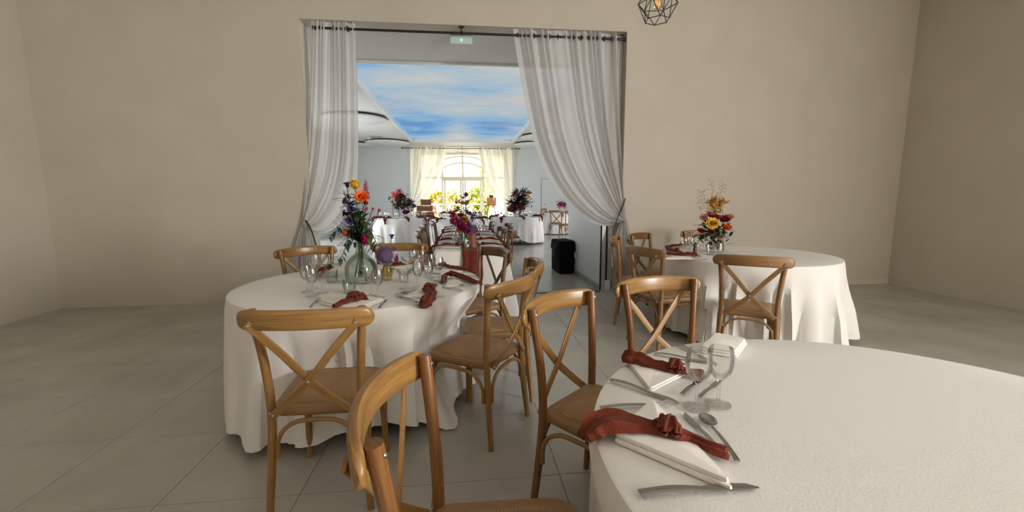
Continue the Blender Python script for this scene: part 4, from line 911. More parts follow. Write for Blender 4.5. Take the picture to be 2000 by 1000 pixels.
def b_carn(r, rng):
    m = MB()
    for k in range(22):
        a = rng.uniform(0, 6.28); e = R_(rng.uniform(5, 85)); petal(m, (0, 0, -.3 * r), (math.cos(a) * math.cos(e), math.sin(a) * math.cos(e), math.sin(e)), (0, 0, 1), r * rng.uniform(.9, 1.1), r * .6, rng.uniform(-.3, .3), 3)
    m.lathe([(.12 * r, -1.3 * r), (.3 * r, -1.1 * r), (.32 * r, -.3 * r)], 8); return m
def b_spike(r, rng, H=None, cnt=34):
    """florets along an upright spike of height H, thinning upwards"""
    m = MB(); H = H or r * 6
    for k in range(cnt):
        t = k / cnt; a = k * 2.4; rr = r * (1 - .65 * t); c = Vector((rr * .8 * math.cos(a), rr * .8 * math.sin(a), H * t ** .9))
        for j in range(4):
            b = a + (j - 1.5) * .9; petal(m, c * .6 + Vector((0, 0, c.z * .4)), (math.cos(b), math.sin(b), rng.uniform(-.3, .7)), (0, 0, 1), rr * 1.05, rr * .95, .3, 2)
    return m
def b_wild(r, rng, cnt=26):
    m = MB()
    for k in range(cnt):
        d = Vector((rng.gauss(0, 1), rng.gauss(0, 1), rng.gauss(.2, 1))).normalized(); petal(m, d * r * .15, d, (rng.uniform(-1, 1), rng.uniform(-1, 1), 1), r * rng.uniform(.7, 1.1), r * .35, .2, 2)
    return m
BLO = dict(rose=b_rose, pom=b_pom, allium=b_allium, bell=b_bell, carn=b_carn, spike=b_spike, wild=b_wild)
def leaf_mesh(L, Wd, curl=-.35): m = MB(); petal(m, (0, 0, 0), (1, 0, .15), (0, 0, 1), L, Wd, curl, 5); return m
LEAF = leaf_mesh(1, .44).mesh('leaf'); 
def orient(o, d):
    o.rotation_mode = 'QUATERNION'; o.rotation_quaternion = Vector(d).normalized().to_track_quat('Z', 'Y')
LEAFM = {}
def leafobj(parent, loc, d, L, mat, wd=1.0):
    if mat.name not in LEAFM: me = LEAF.copy(); me.materials.append(mat); LEAFM[mat.name] = me
    o = obj('leaf', LEAFM[mat.name], None, parent, loc); o.rotation_mode = 'QUATERNION'; o.rotation_quaternion = Vector(d).normalized().to_track_quat('X', 'Z'); o.scale = (L, L * wd, L); return o
def flower(name, label, kind, mat, root, head, r, leaves=0, smat=green, seed=1, H=None, bend=.1, face=None, parent=None, lmat=None, leafL=.06, sr=.0022):
    """one cut flower: stem from root to head, a blossom and leaves; thing when parent is None, else a part"""
    rng = random.Random(seed); root, head = Vector(root), Vector(head); d = head - root; mid = root + d * .5 + Vector((rng.uniform(-1, 1), rng.uniform(-1, 1), 0)) * bend * d.length * .5
    if parent is None: t = thing(name, label, 'flower', root); loc0 = root
    else: t = None; loc0 = Vector((0, 0, 0))
    P = bez([root - loc0, mid - loc0, head - loc0], 10); td = (P[-1] - P[-2]).normalized(); fd = Vector(face) if face is not None else td
    bm = BLO[kind](r, rng, H) if kind == 'spike' else BLO[kind](r, rng)
    if parent is None:
        obj('stem', MB().sweep(P, sr, n=6), smat, t); bl = obj('blossom', bm, mat, t, P[-1]); par = t
    else:
        bl = obj(name, bm, mat, parent, P[-1]); par = bl
        si = obj('stem', MB().sweep([p - P[-1] for p in P], sr, n=5), smat, bl)
    orient(bl, fd)
    if parent is not None: si.matrix_parent_inverse = Matrix.Identity(4); si.rotation_mode = 'QUATERNION'; si.rotation_quaternion = bl.rotation_quaternion.inverted()
    for k in range(leaves):
        q = P[2 + int(rng.random() * 7)]; a = rng.uniform(0, 6.28)
        if parent is None: leafobj(t, q, (math.cos(a), math.sin(a), rng.uniform(.1, .9)), leafL * rng.uniform(.7, 1.2), lmat or green)
    return t if parent is None else bl
# --- demijohn vase with tall flowers
def vase(name, label, loc, prof, mat, n=28, water=None):
    t = thing(name, label, 'vase', loc); obj('body', MB().lathe(prof, n), mat, t); return t
vb = onz(707, 550, TZ); VB = vb
k_ = 1.0
dem = vase('demijohn_vase', 'big round pale green glass demijohn vase with a narrow neck', vb, [(.001, .006), (.06, .003), (.085, .0), (.098, .012), (.105, .05), (.104, .10), (.092, .135), (.065, .165), (.036, .19), (.026, .215), (.024, .245), (.031, .258), (.030, .262), (.026, .258), (.020, .245), (.022, .215), (.032, .192), (.062, .162), (.088, .132), (.1, .1), (.101, .05), (.094, .014), (.001, .01)], glass_green, 36)
DY = vb.y
def fp(x, y, dy=0.0): p = ony(x, y, DY + dy); return p
NK = Vector((vb.x, vb.y, TZ + .25)); RT = Vector((vb.x, vb.y, TZ + .03))
def dflower(label, kind, mat, x, y, r, dy=0, seed=1, leaves=2, H=None, face=(0, -1, .35), name='cut_flower', rootdx=0, **kw):
    rng = random.Random(seed); head = fp(x, y, dy); t = thing(name, label, 'flower', RT); 
    P = bez([Vector((rng.uniform(-.03, .03), rng.uniform(-.03, .03), 0)), NK - RT + Vector((rng.uniform(-.012, .012), rng.uniform(-.012, .012), 0)), (head - RT) * .62 + (NK - RT) * .38 + Vector((rng.uniform(-.02, .02), 0, .0)), head - RT], 16)
    obj('stem', MB().sweep(P, .0027, n=6), green, t); bm = BLO[kind](r, rng, H) if kind == 'spike' else BLO[kind](r, rng)
    bl = obj('blossom', bm, mat, t, P[-1]); orient(bl, face if face else (P[-1] - P[-2]))
    for k in range(leaves):
        q = P[9 + int(rng.random() * 6)]; a = rng.uniform(0, 6.28); leafobj(t, q, (math.cos(a), math.sin(a), rng.uniform(.2, .9)), rng.uniform(.05, .085), green if k % 2 else green_d)
    return t
dflower('yellow pompon flower at the top of the demijohn bouquet', 'pom', fl['yellow'], 693, 360, .033, 0, 1, 3)
dflower('orange rose in the demijohn bouquet', 'rose', fl['orange'], 706, 385, .036, -.03, 2, 3, face=(.1, -1, .5))
dflower('tall pink larkspur spike in the demijohn bouquet', 'spike', fl['pink'], 715, 392, .022, .03, 3, 2, H=.135, face=(.03, 0, 1))
dflower('deep purple bellflower at the top left of the demijohn bouquet', 'bell', fl['purple'], 678, 361, .022, .02, 4, 4, face=(-.1, -.3, 1))
dflower('purple bellflower drooping left below the yellow pompon', 'bell', fl['purple'], 675, 393, .020, 0, 5, 3, face=(-.6, -.4, .3))
dflower('purple bellflower in the middle of the demijohn bouquet', 'bell', fl['purple'], 684, 407, .022, -.02, 6, 3, face=(.3, -1, -.1))
dflower('purple bellflower low on the left of the demijohn bouquet', 'bell', fl['purple'], 675, 417, .021, .0, 7, 3, face=(-.8, -.6, .1))
dflower('purple bellflower lowest in the middle of the demijohn bouquet', 'bell', fl['purple'], 683, 430, .022, -.03, 8, 3, face=(-.2, -1, -.3))
dflower('purple bellflower just above the orange marigold', 'bell', fl['violet'], 687, 452, .017, -.03, 9, 1, face=(-.4, -.8, .2))
dflower('small pink carnation at the end of a long right stem', 'carn', fl['coral'], 741, 411, .015, 0, 10, 1, face=(.6, -.3, .6))
dflower('small pink carnation on the shorter right stem', 'carn', fl['coral'], 728, 408, .014, 0, 11, 1, face=(.4, -.2, .9))
dflower('dark red carnation behind the orange rose', 'carn', fl['red'], 714, 396, .018, .04, 12, 1)
dflower('pink carnation beside the bouquet stems', 'carn', fl['pink'], 716, 408, .016, .02, 13, 1)
dflower('magenta snapdragon hanging right of the demijohn neck', 'spike', fl['magenta'], 711, 458, .024, -.05, 14, 1, H=.07, face=(.1, -.2, -1))
dflower('orange marigold left of the demijohn neck', 'pom', fl['orange'], 675, 455, .022, -.02, 15, 1, face=(-.3, -.5, .8))
# big leaves and leafy stems
for k, (x, y, dy, sd) in enumerate(((697, 420, -.05, 31), (705, 432, -.04, 32), (690, 440, -.05, 33), (712, 425, 0, 34), (700, 405, .02, 35), (680, 380, .03, 36), (671, 372, .02, 37))):
    rng = random.Random(sd); head = fp(x, y, dy); t = thing('foliage_spray', 'leafy green stem filling the demijohn bouquet', 'foliage', RT, group='green stems in the demijohn')
    P = bez([Vector((rng.uniform(-.04, .04), rng.uniform(-.04, .04), 0)), NK - RT, (head - RT) * .6 + (NK - RT) * .4, head - RT], 14); obj('stem', MB().sweep(P, .003, n=6), green, t)
    for j in range(15):
        q = P[5 + int(j * .63)]; a = rng.uniform(0, 6.28); leafobj(t, q, (math.cos(a), math.sin(a), rng.uniform(-.1, .8)), rng.uniform(.05, .095), (green_d, green, green_l)[rng.choice((0, 0, 0, 1, 1, 2))], 1.25)
for k, (pts, lab) in enumerate(((((700, 470), (685, 465), (668, 455), (655, 452), (643, 466)), 'dark olive sprig arching left over the glasses'), (((702, 478), (690, 475), (678, 478), (668, 500), (660, 508)), 'dark leafy sprig hanging down left of the demijohn'), (((702, 470), (716, 462), (724, 470), (728, 482)), 'broad-leaved sprig bending right of the demijohn'), (((702, 470), (690, 450), (678, 470), (671, 480)), 'dark bushy sprig close to the demijohn neck'), (((705, 472), (720, 450), (733, 470), (737, 478)), 'long single leaf trailing right of the demijohn'))):
    W = [NK] + [fp(x, y, -.03 - .03 * i * (k % 2)) for i, (x, y) in enumerate(pts[1:])]; P = bez([q - RT for q in [RT] + W], 26); t = thing('leafy_sprig', lab, 'foliage', RT); obj('stem', MB().sweep(P, .0022, n=6), green_d, t); rng = random.Random(k)
    big = k in (2, 4)
    for j in range(8, 27, 3 if big else 1):
        a = rng.uniform(0, 6.28); d = (P[min(j + 1, 26)] - P[j - 1]).normalized(); s = d.cross(Vector((0, 1, 0))).normalized() * (1 if j % 2 else -1); leafobj(t, P[j], d * .7 + s + Vector((0, rng.uniform(-.5, .3), .2)), rng.uniform(.06, .085) if big else rng.uniform(.03, .045), green if big else green_d, 1.1)
# dry twigs
for k in range(9):
    rng = random.Random(k + 70); e = fp(650 + 6.2 * k, 418 + 3 * abs(k - 3) + rng.uniform(-4, 4), .05); t = thing('dry_twig', 'thin dry brown twig fanning out behind the demijohn bouquet', 'twig', RT, group='dry twigs in the demijohn'); P = bez([Vector((.01, 0, 0)), NK - RT, (NK - RT) * .45 + (e - RT) * .55 + Vector((.02, 0, -.01)), e - RT], 12); m = MB(); m.sweep(P, .0011, n=5)
    for j in (8, 9, 10):
        d = (P[j + 1] - P[j]).normalized(); s = Vector((d.z, 0, -d.x)) * (1 if j % 2 else -1); m.sweep([P[j], P[j] + d * .03 + s * .012, P[j] + d * .055 + s * .017], .0008, n=4)
    obj('branch', m, twig, t)
# --- amber vase with allium
va = onz(757, 546, TZ); vase('bud_vase', 'small amber glass vase under the purple allium', va, [(.001, .004), (.026, .002), (.028, .0), (.026, .012), (.035, .035), (.037, .055), (.030, .085), (.022, .098), (.027, .108), (.025, .108), (.020, .098), (.028, .084), (.034, .055), (.032, .036), (.001, .012)], glass_amber, 24)
AV = va + Vector((0, 0, .012))
def aflower(label, kind, mat, x, y, r, seed, dy=0, H=None, face=(0, -.5, 1), leaves=2):
    p = ony(x, y, va.y + dy); t = thing('cut_flower', label, 'flower', AV); P = bez([Vector((0, 0, 0)), Vector((0, 0, .09)), (p - AV) * .6 + Vector((0, 0, .04)), p - AV], 10); obj('stem', MB().sweep(P, .0024, n=6), green_l, t); rng = random.Random(seed); bm = BLO[kind](r, rng, H) if kind == 'spike' else BLO[kind](r, rng); orient(obj('blossom', bm, mat, t, P[-1]), face)
    for k in range(leaves): a = rng.uniform(0, 6.28); leafobj(t, P[6 + k], (math.cos(a), math.sin(a), .4), .04, green)
aflower('big round purple allium globe in the amber vase', 'allium', fl['violet'], 752, 499, .066, 1, -.03, leaves=0)
aflower('deep purple bellflower standing above the allium globe', 'bell', fl['purple'], 765, 462, .018, 2, .02, face=(.1, -.2, 1), leaves=4)
aflower('violet bellflower peeking right of the allium globe', 'bell', fl['violet'], 770, 485, .016, 3, .03, face=(.6, -.3, .6))
aflower('dark red snapdragon right of the allium globe', 'spike', fl['magenta'], 774, 512, .014, 4, 0, H=.055, face=(.1, 0, 1), leaves=0)
aflower('violet bell bud left of the allium globe', 'bell', fl['violet'], 743, 478, .012, 5, .03, face=(-.3, 0, 1))

# --- composed bouquets (parts: each flower with its stem, leaves)
def bouquet(label, root, flowers, leaves, seed=1, name='bouquet', twigs=()):
    rng = random.Random(seed); t = thing(name, label, 'bouquet', root)
    for (kind, mat, x, y, Y, r, H, face, nm) in flowers:
        p = ony(x, y, Y) - root; flower(nm, None, kind, mat, (0, 0, .02), p, r, 0, green_d, rng.randint(0, 999), H, .15, face, parent=t)
    for (x, y, Y, n, L, mt, spread) in leaves:
        for k in range(n):
            p = ony(x + rng.gauss(0, spread), y + rng.gauss(0, spread), Y + rng.gauss(0, spread * Y / 830)) - root; p.z = max(p.z, .06); a = rng.uniform(0, 6.28); leafobj(t, p, (math.cos(a), math.sin(a) - .3, rng.uniform(-.2, .9)), L * rng.uniform(.7, 1.3), mt)
    for (pts, mt, n) in twigs:
        P = bez([ony(x, y, Y) - root for x, y, Y in pts], 14); m = MB(); m.sweep(P, .0016, n=5)
        for j in range(4, 15):
            d = (P[min(14, j + 1)] - P[j - 1]).normalized(); s = Vector((d.z, rng.uniform(-.4, .4), -d.x)) * (1 if j % 2 else -1); e = P[j] + d * .02 + s * .03; m.sweep([P[j], e], .0011, n=4)
            for q in range(n): m.ball(P[j].lerp(e, (q + 1) / n) + Vector((rng.uniform(-.006, .006), 0, rng.uniform(-.006, .006))), .0045, 5, 3)
        obj('twig', m, mt, t)
    return t
# long table bouquet (near end, behind the terracotta vase)
YB2 = onz(905, 470, TZ).y; rl = onz(903, 472, TZ)
Z_ = (0, -.5, .8)
F = fl
bouquet('long loose bouquet with dark allium, magenta sprays and yellow blooms on the long table', Vector((rl.x, rl.y + .10, TZ)), [
    ('allium', F['plum'], 910.5, 380, rl.y, .034, None, Z_, 'allium_flower'), ('allium', F['violet'], 922, 449, rl.y - .12, .070, None, Z_, 'allium_flower'),
    ('wild', F['plum'], 894, 409, rl.y, .045, None, Z_, 'thistle'), ('wild', F['plum'], 888, 415, rl.y, .035, None, Z_, 'thistle'),
    ('rose', F['magenta'], 882, 417, rl.y - .05, .035, None, Z_, 'rose'), ('rose', F['magenta'], 883, 424, rl.y - .05, .03, None, Z_, 'rose'),
    ('spike', F['magenta'], 885, 428, rl.y - .1, .05, .30, (.75, -.4, -.55), 'magenta_spray'), ('spike', F['magenta'], 893, 433, rl.y - .12, .048, .24, (.7, -.5, -.6), 'magenta_spray'), ('spike', F['pink'], 881, 429, rl.y - .1, .035, .12, (.6, -.6, -.4), 'magenta_spray'),
    ('rose', F['mustard'], 907, 428, rl.y - .05, .04, None, Z_, 'yellow_bloom'), ('rose', F['mustard'], 911, 433, rl.y - .06, .035, None, Z_, 'yellow_bloom'), ('rose', F['orange'], 906, 424, rl.y - .02, .032, None, Z_, 'orange_bloom'), ('pom', F['mustard'], 892, 422, rl.y - .06, .025, None, Z_, 'yellow_bloom'),
    ('rose', F['orange'], 897, 451, rl.y - .14, .034, None, Z_, 'orange_bloom'), ('rose', F['mustard'], 903, 397, rl.y, .030, None, Z_, 'yellow_bloom'), ('rose', F['blush'], 911, 399, rl.y, .028, None, Z_, 'blush_bloom'), ('rose', F['blush'], 904, 387, rl.y, .022, None, Z_, 'blush_bloom'), ('rose', F['mustard'], 913, 394, rl.y, .024, None, Z_, 'yellow_bloom'),
    ('bell', F['purple'], 912, 413, rl.y, .028, None, (0, -.2, 1), 'purple_bell'), ('wild', F['violet'], 922, 421, rl.y, .045, None, Z_, 'violet_spray'), ('wild', F['purple'], 926, 419, rl.y, .04, None, Z_, 'violet_spray'), ('wild', F['purple'], 922, 428, rl.y - .04, .04, None, Z_, 'violet_spray'), ('wild', F['violet'], 886, 421, rl.y - .04, .03, None, Z_, 'violet_spray'),
    ('rose', F['red'], 900, 421, rl.y - .02, .036, None, Z_, 'red_bloom'), ('rose', F['red'], 916, 417, rl.y, .03, None, Z_, 'red_bloom'), ('wild', F['violet'], 914, 441, rl.y - .1, .045, None, Z_, 'violet_spray')],
    [(902, 412, rl.y, 26, .06, green, 7), (898, 392, rl.y, 16, .05, green_d, 6), (906, 436, rl.y - .05, 20, .06, green_d, 9), (893, 395, rl.y, 8, .05, green_l, 4)], 4,
    twigs=((((905, 440, rl.y), (900, 405, rl.y), (893, 385, rl.y), (889, 377, rl.y)), green_l, 1), (((905, 440, rl.y), (904, 400, rl.y), (901, 380, rl.y), (899.5, 373, rl.y)), green_l, 1)))
# wild bouquet at the right edge (wall-side table), standing in a glass vase
cw = onz(1402, 492, TZ); vase('glass_vase', 'clear glass vase under the wild bouquet on the wall-side table', cw, [(.001, .006), (.05, .003), (.055, .0), (.058, .02), (.05, .08), (.045, .12), (.055, .16), (.053, .16), (.042, .12), (.046, .08), (.053, .02), (.001, .012)], glass, 24)
Yw = cw.y
bouquet('wild bouquet of dark foliage, yellow and red blooms and wispy grasses by the cream wall', cw + Vector((0, 0, .0)), [
    ('rose', F['yellow'], 1390, 437, Yw - .06, .05, None, (-.2, -1, .3), 'yellow_bloom'), ('rose', F['blush'], 1375, 425, Yw, .035, None, (-.5, -.6, .4), 'blush_bloom'), ('rose', F['red'], 1393, 425, Yw, .05, None, Z_, 'red_bloom'), ('rose', F['red'], 1383, 434, Yw - .02, .035, None, Z_, 'red_bloom'), ('rose', F['blush'], 1387, 418, Yw, .035, None, Z_, 'blush_bloom'), ('rose', F['coral'], 1390, 450, Yw - .05, .024, None, Z_, 'coral_bloom'), ('rose', F['red'], 1369, 452, Yw - .03, .035, None, Z_, 'red_bloom'),
    ('wild', F['mustard'], 1394, 395, Yw, .07, None, (0, 0, 1), 'ochre_plume'), ('wild', F['mustard'], 1396, 408, Yw, .07, None, (0, 0, 1), 'ochre_plume'), ('rose', F['red'], 1412, 430, Yw, .05, None, Z_, 'red_bloom'), ('rose', F['orange'], 1418, 445, Yw - .04, .045, None, Z_, 'orange_bloom'), ('wild', F['mustard'], 1410, 400, Yw, .07, None, (0, 0, 1), 'ochre_plume'), ('rose', F['blush'], 1424, 424, Yw, .04, None, Z_, 'blush_bloom')],
    [(1385, 453, Yw, 60, .065, green_d, 12), (1368, 455, Yw, 14, .06, green, 6), (1400, 448, Yw, 50, .065, green_d, 14), (1372, 470, Yw - .05, 20, .05, green_d, 6), (1410, 450, Yw, 40, .06, green_d, 12)], 6,
    twigs=((((1395, 440, Yw), (1385, 405, Yw), (1374, 385, Yw), (1371, 374, Yw)), dried, 2), (((1396, 440, Yw), (1396, 400, Yw), (1392, 375, Yw), (1389, 354, Yw)), dried, 2), (((1392, 430, Yw), (1380, 410, Yw), (1370, 402, Yw), (1366, 408, Yw)), dried, 1), (((1392, 430, Yw), (1380, 400, Yw), (1370, 391, Yw), (1364, 391, Yw)), dried, 1), (((1398, 440, Yw), (1402, 400, Yw), (1408, 375, Yw), (1412, 360, Yw)), dried, 2)))
# gold-frame bouquets on the far tables
def frame_bouquet(T_, px0, px1, ytop, label, lab2, fls, lvs, seed, flat_y):
    Y = T_[1]; b = onz((px0 + px1) / 2, flat_y, TZ); a0, a1 = ony(px0, ytop, Y), ony(px1, ytop, Y); f = thing('flower_stand', lab2, 'flower stand', ((a0.x + a1.x) / 2, Y, TZ)); hw_ = (a1.x - a0.x) / 2; h = a0.z - TZ
    for s_ in (-1, 1): obj('post', MB().bbox((s_ * hw_ - .012, -.012, 0), (s_ * hw_ + .012, .012, h)), gold, f, smooth=False)
    obj('top_bar', MB().bbox((-hw_, -.011, h - .022), (hw_, .011, h)), gold, f, smooth=False); obj('foot', MB().bbox((-hw_ - .03, -.06, 0), (hw_ + .03, .06, .012)), gold, f, smooth=False)
    bouquet(label, Vector(((a0.x + a1.x) / 2, Y, TZ + .02)), [(k, m_, x, y, Y - .05, r * .95, H, fc, nm) for k, m_, x, y, r, H, fc, nm in fls], [(x, y, Y - .03, int(n * 1.5), L * .85, m_, s_ * .9) for x, y, n, L, m_, s_ in lvs], seed)
frame_bouquet(T3, 766, 788, 374, 'spilling bouquet with a bright coral lily on a slim gold frame', 'slim gold frame stand carrying the coral lily bouquet', [
    ('wild', F['coral'], 773, 382, .14, None, (-.2, -1, .6), 'coral_lily'), ('wild', F['pink'], 779, 376, .11, None, Z_, 'pink_spray'), ('rose', F['orange'], 780, 389, .08, None, Z_, 'orange_bloom'), ('rose', F['blush'], 778, 393, .09, None, Z_, 'blush_bloom'), ('wild', F['cream'], 792, 388, .10, None, Z_, 'cream_spray'), ('wild', F['violet'], 801, 396, .15, None, Z_, 'violet_spray'), ('wild', F['violet'], 774, 402, .12, None, Z_, 'violet_spray'), ('wild', F['plum'], 785, 403, .12, None, Z_, 'plum_spray'), ('rose', F['magenta'], 793, 416, .09, None, Z_, 'magenta_bloom'), ('rose', F['red'], 783, 383, .08, None, Z_, 'red_bloom'), ('pom', F['mustard'], 793, 401, .07, None, Z_, 'yellow_bloom')],
    [(783, 392, 60, .16, green, 8), (793, 404, 45, .15, green_d, 7), (776, 401, 25, .14, green_d, 5)], 15, 428)
frame_bouquet(T4, 1006.5, 1023, 381, 'dense dark bouquet with purple and pink blooms on a gold frame', 'slim gold frame stand inside the dense dark bouquet', [
    ('wild', F['purple'], 1019, 375, .14, None, (0, 0, 1), 'purple_spray'), ('wild', F['plum'], 1008, 378, .14, None, (0, 0, 1), 'plum_spray'), ('wild', F['pink'], 1006, 383, .10, None, Z_, 'pink_spray'), ('wild', F['magenta'], 998, 396, .13, None, Z_, 'magenta_spray'), ('rose', F['pink'], 1016, 402, .13, None, Z_, 'pink_bloom'), ('rose', F['pink'], 1000, 412, .12, None, Z_, 'pink_bloom'), ('rose', F['blush'], 1018, 408, .09, None, Z_, 'blush_bloom'), ('wild', F['mustard'], 1029, 379, .14, None, (1, 0, .4), 'ochre_plume'), ('wild', F['mustard'], 995, 408, .10, None, Z_, 'ochre_plume'), ('rose', F['orange'], 1024, 383, .07, None, Z_, 'orange_bloom'), ('wild', F['magenta'], 1003, 406, .12, None, Z_, 'magenta_spray'), ('wild', F['plum'], 1013, 391, .15, None, Z_, 'plum_spray')],
    [(1018, 390, 90, .17, green_d, 9), (1003, 400, 60, .16, green_d, 8), (1012, 408, 30, .14, green, 6), (1025, 398, 30, .15, green_d, 6)], 16, 426)
q = ony(1097, 399, T7[1]); bouquet('tiny distant pink bouquet on the table beside the far door', Vector((q.x, T7[1], TZ)), [('wild', F['pink'], 1095, 402, T7[1], .14, None, Z_, 'pink_spray'), ('wild', F['magenta'], 1095, 398, T7[1], .12, None, Z_, 'magenta_spray'), ('wild', F['plum'], 1101, 400, T7[1], .12, None, Z_, 'plum_spray')], [(1095, 396, T7[1], 14, .14, green_d, 3), (1100, 399, T7[1], 10, .14, green_d, 3)], 17)

# ================================================================== LONG TABLE SETTINGS
tv = onz(923, 484, TZ); vase('terracotta_vase', 'terracotta clay vase on the runner at the near end of the long table', tv, [(.001, 0), (.05, 0), (.052, .01), (.048, .07), (.040, .13), (.036, .155), (.042, .165), (.038, .165), (.032, .15), (.001, .12)], terracotta, 24)
put(TUMB, 'tumbler', 'clear candle glass beside the terracotta vase', 'tumbler', 913, 485, sc=1.25); p = onz(913, 485, TZ); tag(obj('candle', MB().lathe([(.001, .045), (.018, .045), (.019, .015), (.001, .015)], 12), plain('wax', (.8, .74, .62), .5), None, p), 'small white tealight inside the candle glass', 'candle')
put(TUMB, 'tumbler', 'larger clear tumbler left of the terracotta vase', 'tumbler', 897, 473, sc=1.6); put(RIB, 'tumbler', 'wide candle tumbler behind the small candle glass', 'tumbler', 909, 474, sc=1.8)
rngs = random.Random(3); mid = (LTX0 + LTX1) / 2
LN = thing('knotted_napkin', 'bunched terracotta napkin draped over the edge of the long table', 'napkin', (0, 0, 0)); bpy.data.objects.remove(LN)
def long_tie(x, y, s, k):
    e = LTX0 if s < 0 else LTX1
    pts = [(e - s * .34, y + .02, TZ + .012), (e - s * .24, y, TZ + .022), (e - s * .12, y + .01, TZ + .024), (e - s * .03, y - .01, TZ + .016), (e + s * .028, y - .015, TZ + .0), (e + s * .05, y - .02, TZ - .06), (e + s * .06, y - .02, TZ - .11)]
    t = tie(pts, [.03, .06, .07, .06, .06, .055, .04], 'terracotta napkin over the %s edge of the long table, %s from runner end' % ('left' if s < 0 else 'right', ORD[k // 2]), knot=1, kr=.024, mat=terra_dark, seed=40 + k, free=True, crumple=.42, flat=.42); t['group'] = 'napkins on the %s of the long table' % ('left' if s < 0 else 'right'); return t
YS = [4.80, 5.42, 6.02, 6.62, 7.25, 7.9]
for k, y in enumerate(YS):
    for s in (-1, 1):
        e = LTX0 if s < 0 else LTX1; side = 'left' if s < 0 else 'right'
        long_tie(e, y, s, 2 * k + (s > 0))
        n_ = thing('folded_napkin', 'folded white napkin on the %s side of the long table, %s from the runner end' % (side, ORD[k]), 'napkin', (e - s * .17, y - .03, TZ), 0, 'white napkins on the %s of the long table' % side)
        for j in range(2): obj('fold_layer', MB().rings([[(x * q, yy * q, z) for x, yy in ((-.11, -.08), (.11, -.09), (.12, .07), (-.10, .08))] for q, z in ((.98, .006 * j), (1, .006 * j + .002), (.97, .006 * j + .005))]), paper, n_)
        for j, (me, nm, dx, dy) in enumerate(((WINE, 'wine_glass', .235, .13), (WINE, 'wine_glass', .19, .19))):
            if abs(y - 4.80) < .1 and s > 0: continue
            o = obj(nm, me, None, None, (e - s * dx, y + dy, TZ)); tag(o, 'wine glass of the %s pair from the runner end, %s side of long table' % (ORD[k], side), 'wine glass', 'glasses on the %s of the long table' % side)
        o = obj('knife', KN, None, None, (e - s * .04, y - .14, TZ)); o.rotation_euler = (0, 0, PI if s > 0 else 0); tag(o, 'steel knife on the %s side of the long table, %s from the runner end' % (side, ORD[k]), 'knife', 'knives on the %s of the long table' % side)

# ================================================================== FAR TABLE SETTINGS
def far_set(T_, angs, lab_g, lab_n, inner=.42, seed=1, hang=True):
    rng = random.Random(seed); x0, y0, r = T_
    for k, a in enumerate(angs):
        a = R_(a); c, s = math.cos(a), math.sin(a)
        pts = [(x0 + c * (r - .26), y0 + s * (r - .26), TZ + .015), (x0 + c * (r - .15) + .03 * s, y0 + s * (r - .15), TZ + .025), (x0 + c * (r - .04), y0 + s * (r - .04), TZ + .018), (x0 + c * (r + .035), y0 + s * (r + .035), TZ + .0), (x0 + c * (r + .06) - .02 * s, y0 + s * (r + .06), TZ - (.12 if k % 2 else .05))]
        t = tie(pts, [.04, .09, .08, .09, .05], lab_n, knot=1, kr=.03, mat=terra_dark, seed=seed * 10 + k, free=True, crumple=.35); t['group'] = lab_n
        for j in range(3):
            b = a + rng.uniform(.12, .32); q = rng.uniform(inner, r - .18); o = obj('wine_glass' if j < 2 else 'coupe_glass', WINE if j < 2 else COUPE, None, None, (x0 + q * math.cos(b), y0 + q * math.sin(b), TZ)); tag(o, lab_g, 'glass', lab_g)
far_set(T3, (-150, -118, -75, -40, 5, 60, 140, 180), 'clear glass on the table under the coral lily bouquet', 'terracotta napkin on the table under the coral lily bouquet', seed=2)
far_set(T4, (-160, -128, -82, -35, 10, 60, 150), 'clear glass on the table under the dense dark bouquet', 'terracotta napkin on the table under the dense dark bouquet', seed=3)
far_set(T5, (-135, -165, -20, -45, 30, 90), 'clear glass on the distant table behind the long table', 'terracotta napkin on the distant table behind the long table', seed=4)
far_set(T6, (-150, -30, 170), 'clear glass on the farthest table by the entrance', 'terracotta napkin on the farthest table by the entrance', seed=5)
far_set(T7, (-140, -90), 'clear glass on the table beside the far door', 'terracotta napkin on the table beside the far door', seed=6)

# ================================================================== ENTRANCE: crates, easel, outside
cY = 17.55
def crate(x0p, x1p, y0p, y1p, dy, label):
    a, b = ony(x0p, y1p, cY), ony(x1p, y0p, cY); t = thing('wooden_crate', label, 'crate', ((a.x + b.x) / 2, cY, a.z)); w_, h = b.x - a.x, b.z - a.z
    obj('back_panel', MB().bbox((-w_ / 2 + .012, .0, .0), (w_ / 2 - .012, .28, h - .01)), plain('crate_inside', (.06, .03, .015), .7) if 'crate_inside' not in MATS else MATS['crate_inside'], t, smooth=False)
    n = max(2, int(h / .11))
    for k in range(n): obj('slat', MB().bbox((-w_ / 2, -.022, h * k / n + .006), (w_ / 2, -.0, h * (k + 1) / n - .006)), crate_wood, t, smooth=False)
    for s in (-1, 1): obj('corner_post', MB().bbox((s * (w_ / 2 - .03) - .02, -.03, 0), (s * (w_ / 2 - .03) + .02, -.02, h)), crate_wood, t, smooth=False)
    return t
zg = ony(830, 425, cY).z
crate(812, 848, 413, 428, 0, 'wide wooden crate in the stack below the sunlit curtain'); crate(814, 845, 401.5, 413, 0, 'middle wooden crate of the stack below the sunlit curtain'); crate(822, 842, 389, 401.5, 0, 'narrow top wooden crate of the stack below the sunlit curtain')
a, b = ony(811, 452, cY), ony(849, 428, cY); t = thing('wooden_crate', 'bottom wooden crate of the stack, mostly hidden by the far table', 'crate', ((a.x + b.x) / 2, cY, 0)); obj('back_panel', MB().bbox((-.38, 0, 0), (.38, .3, b.z)), MATS['crate_inside'], t, smooth=False)
for k in range(4): obj('slat', MB().bbox((-.39, -.022, b.z * k / 4 + .006), (.39, 0, b.z * (k + 1) / 4 - .006)), crate_wood, t, smooth=False)
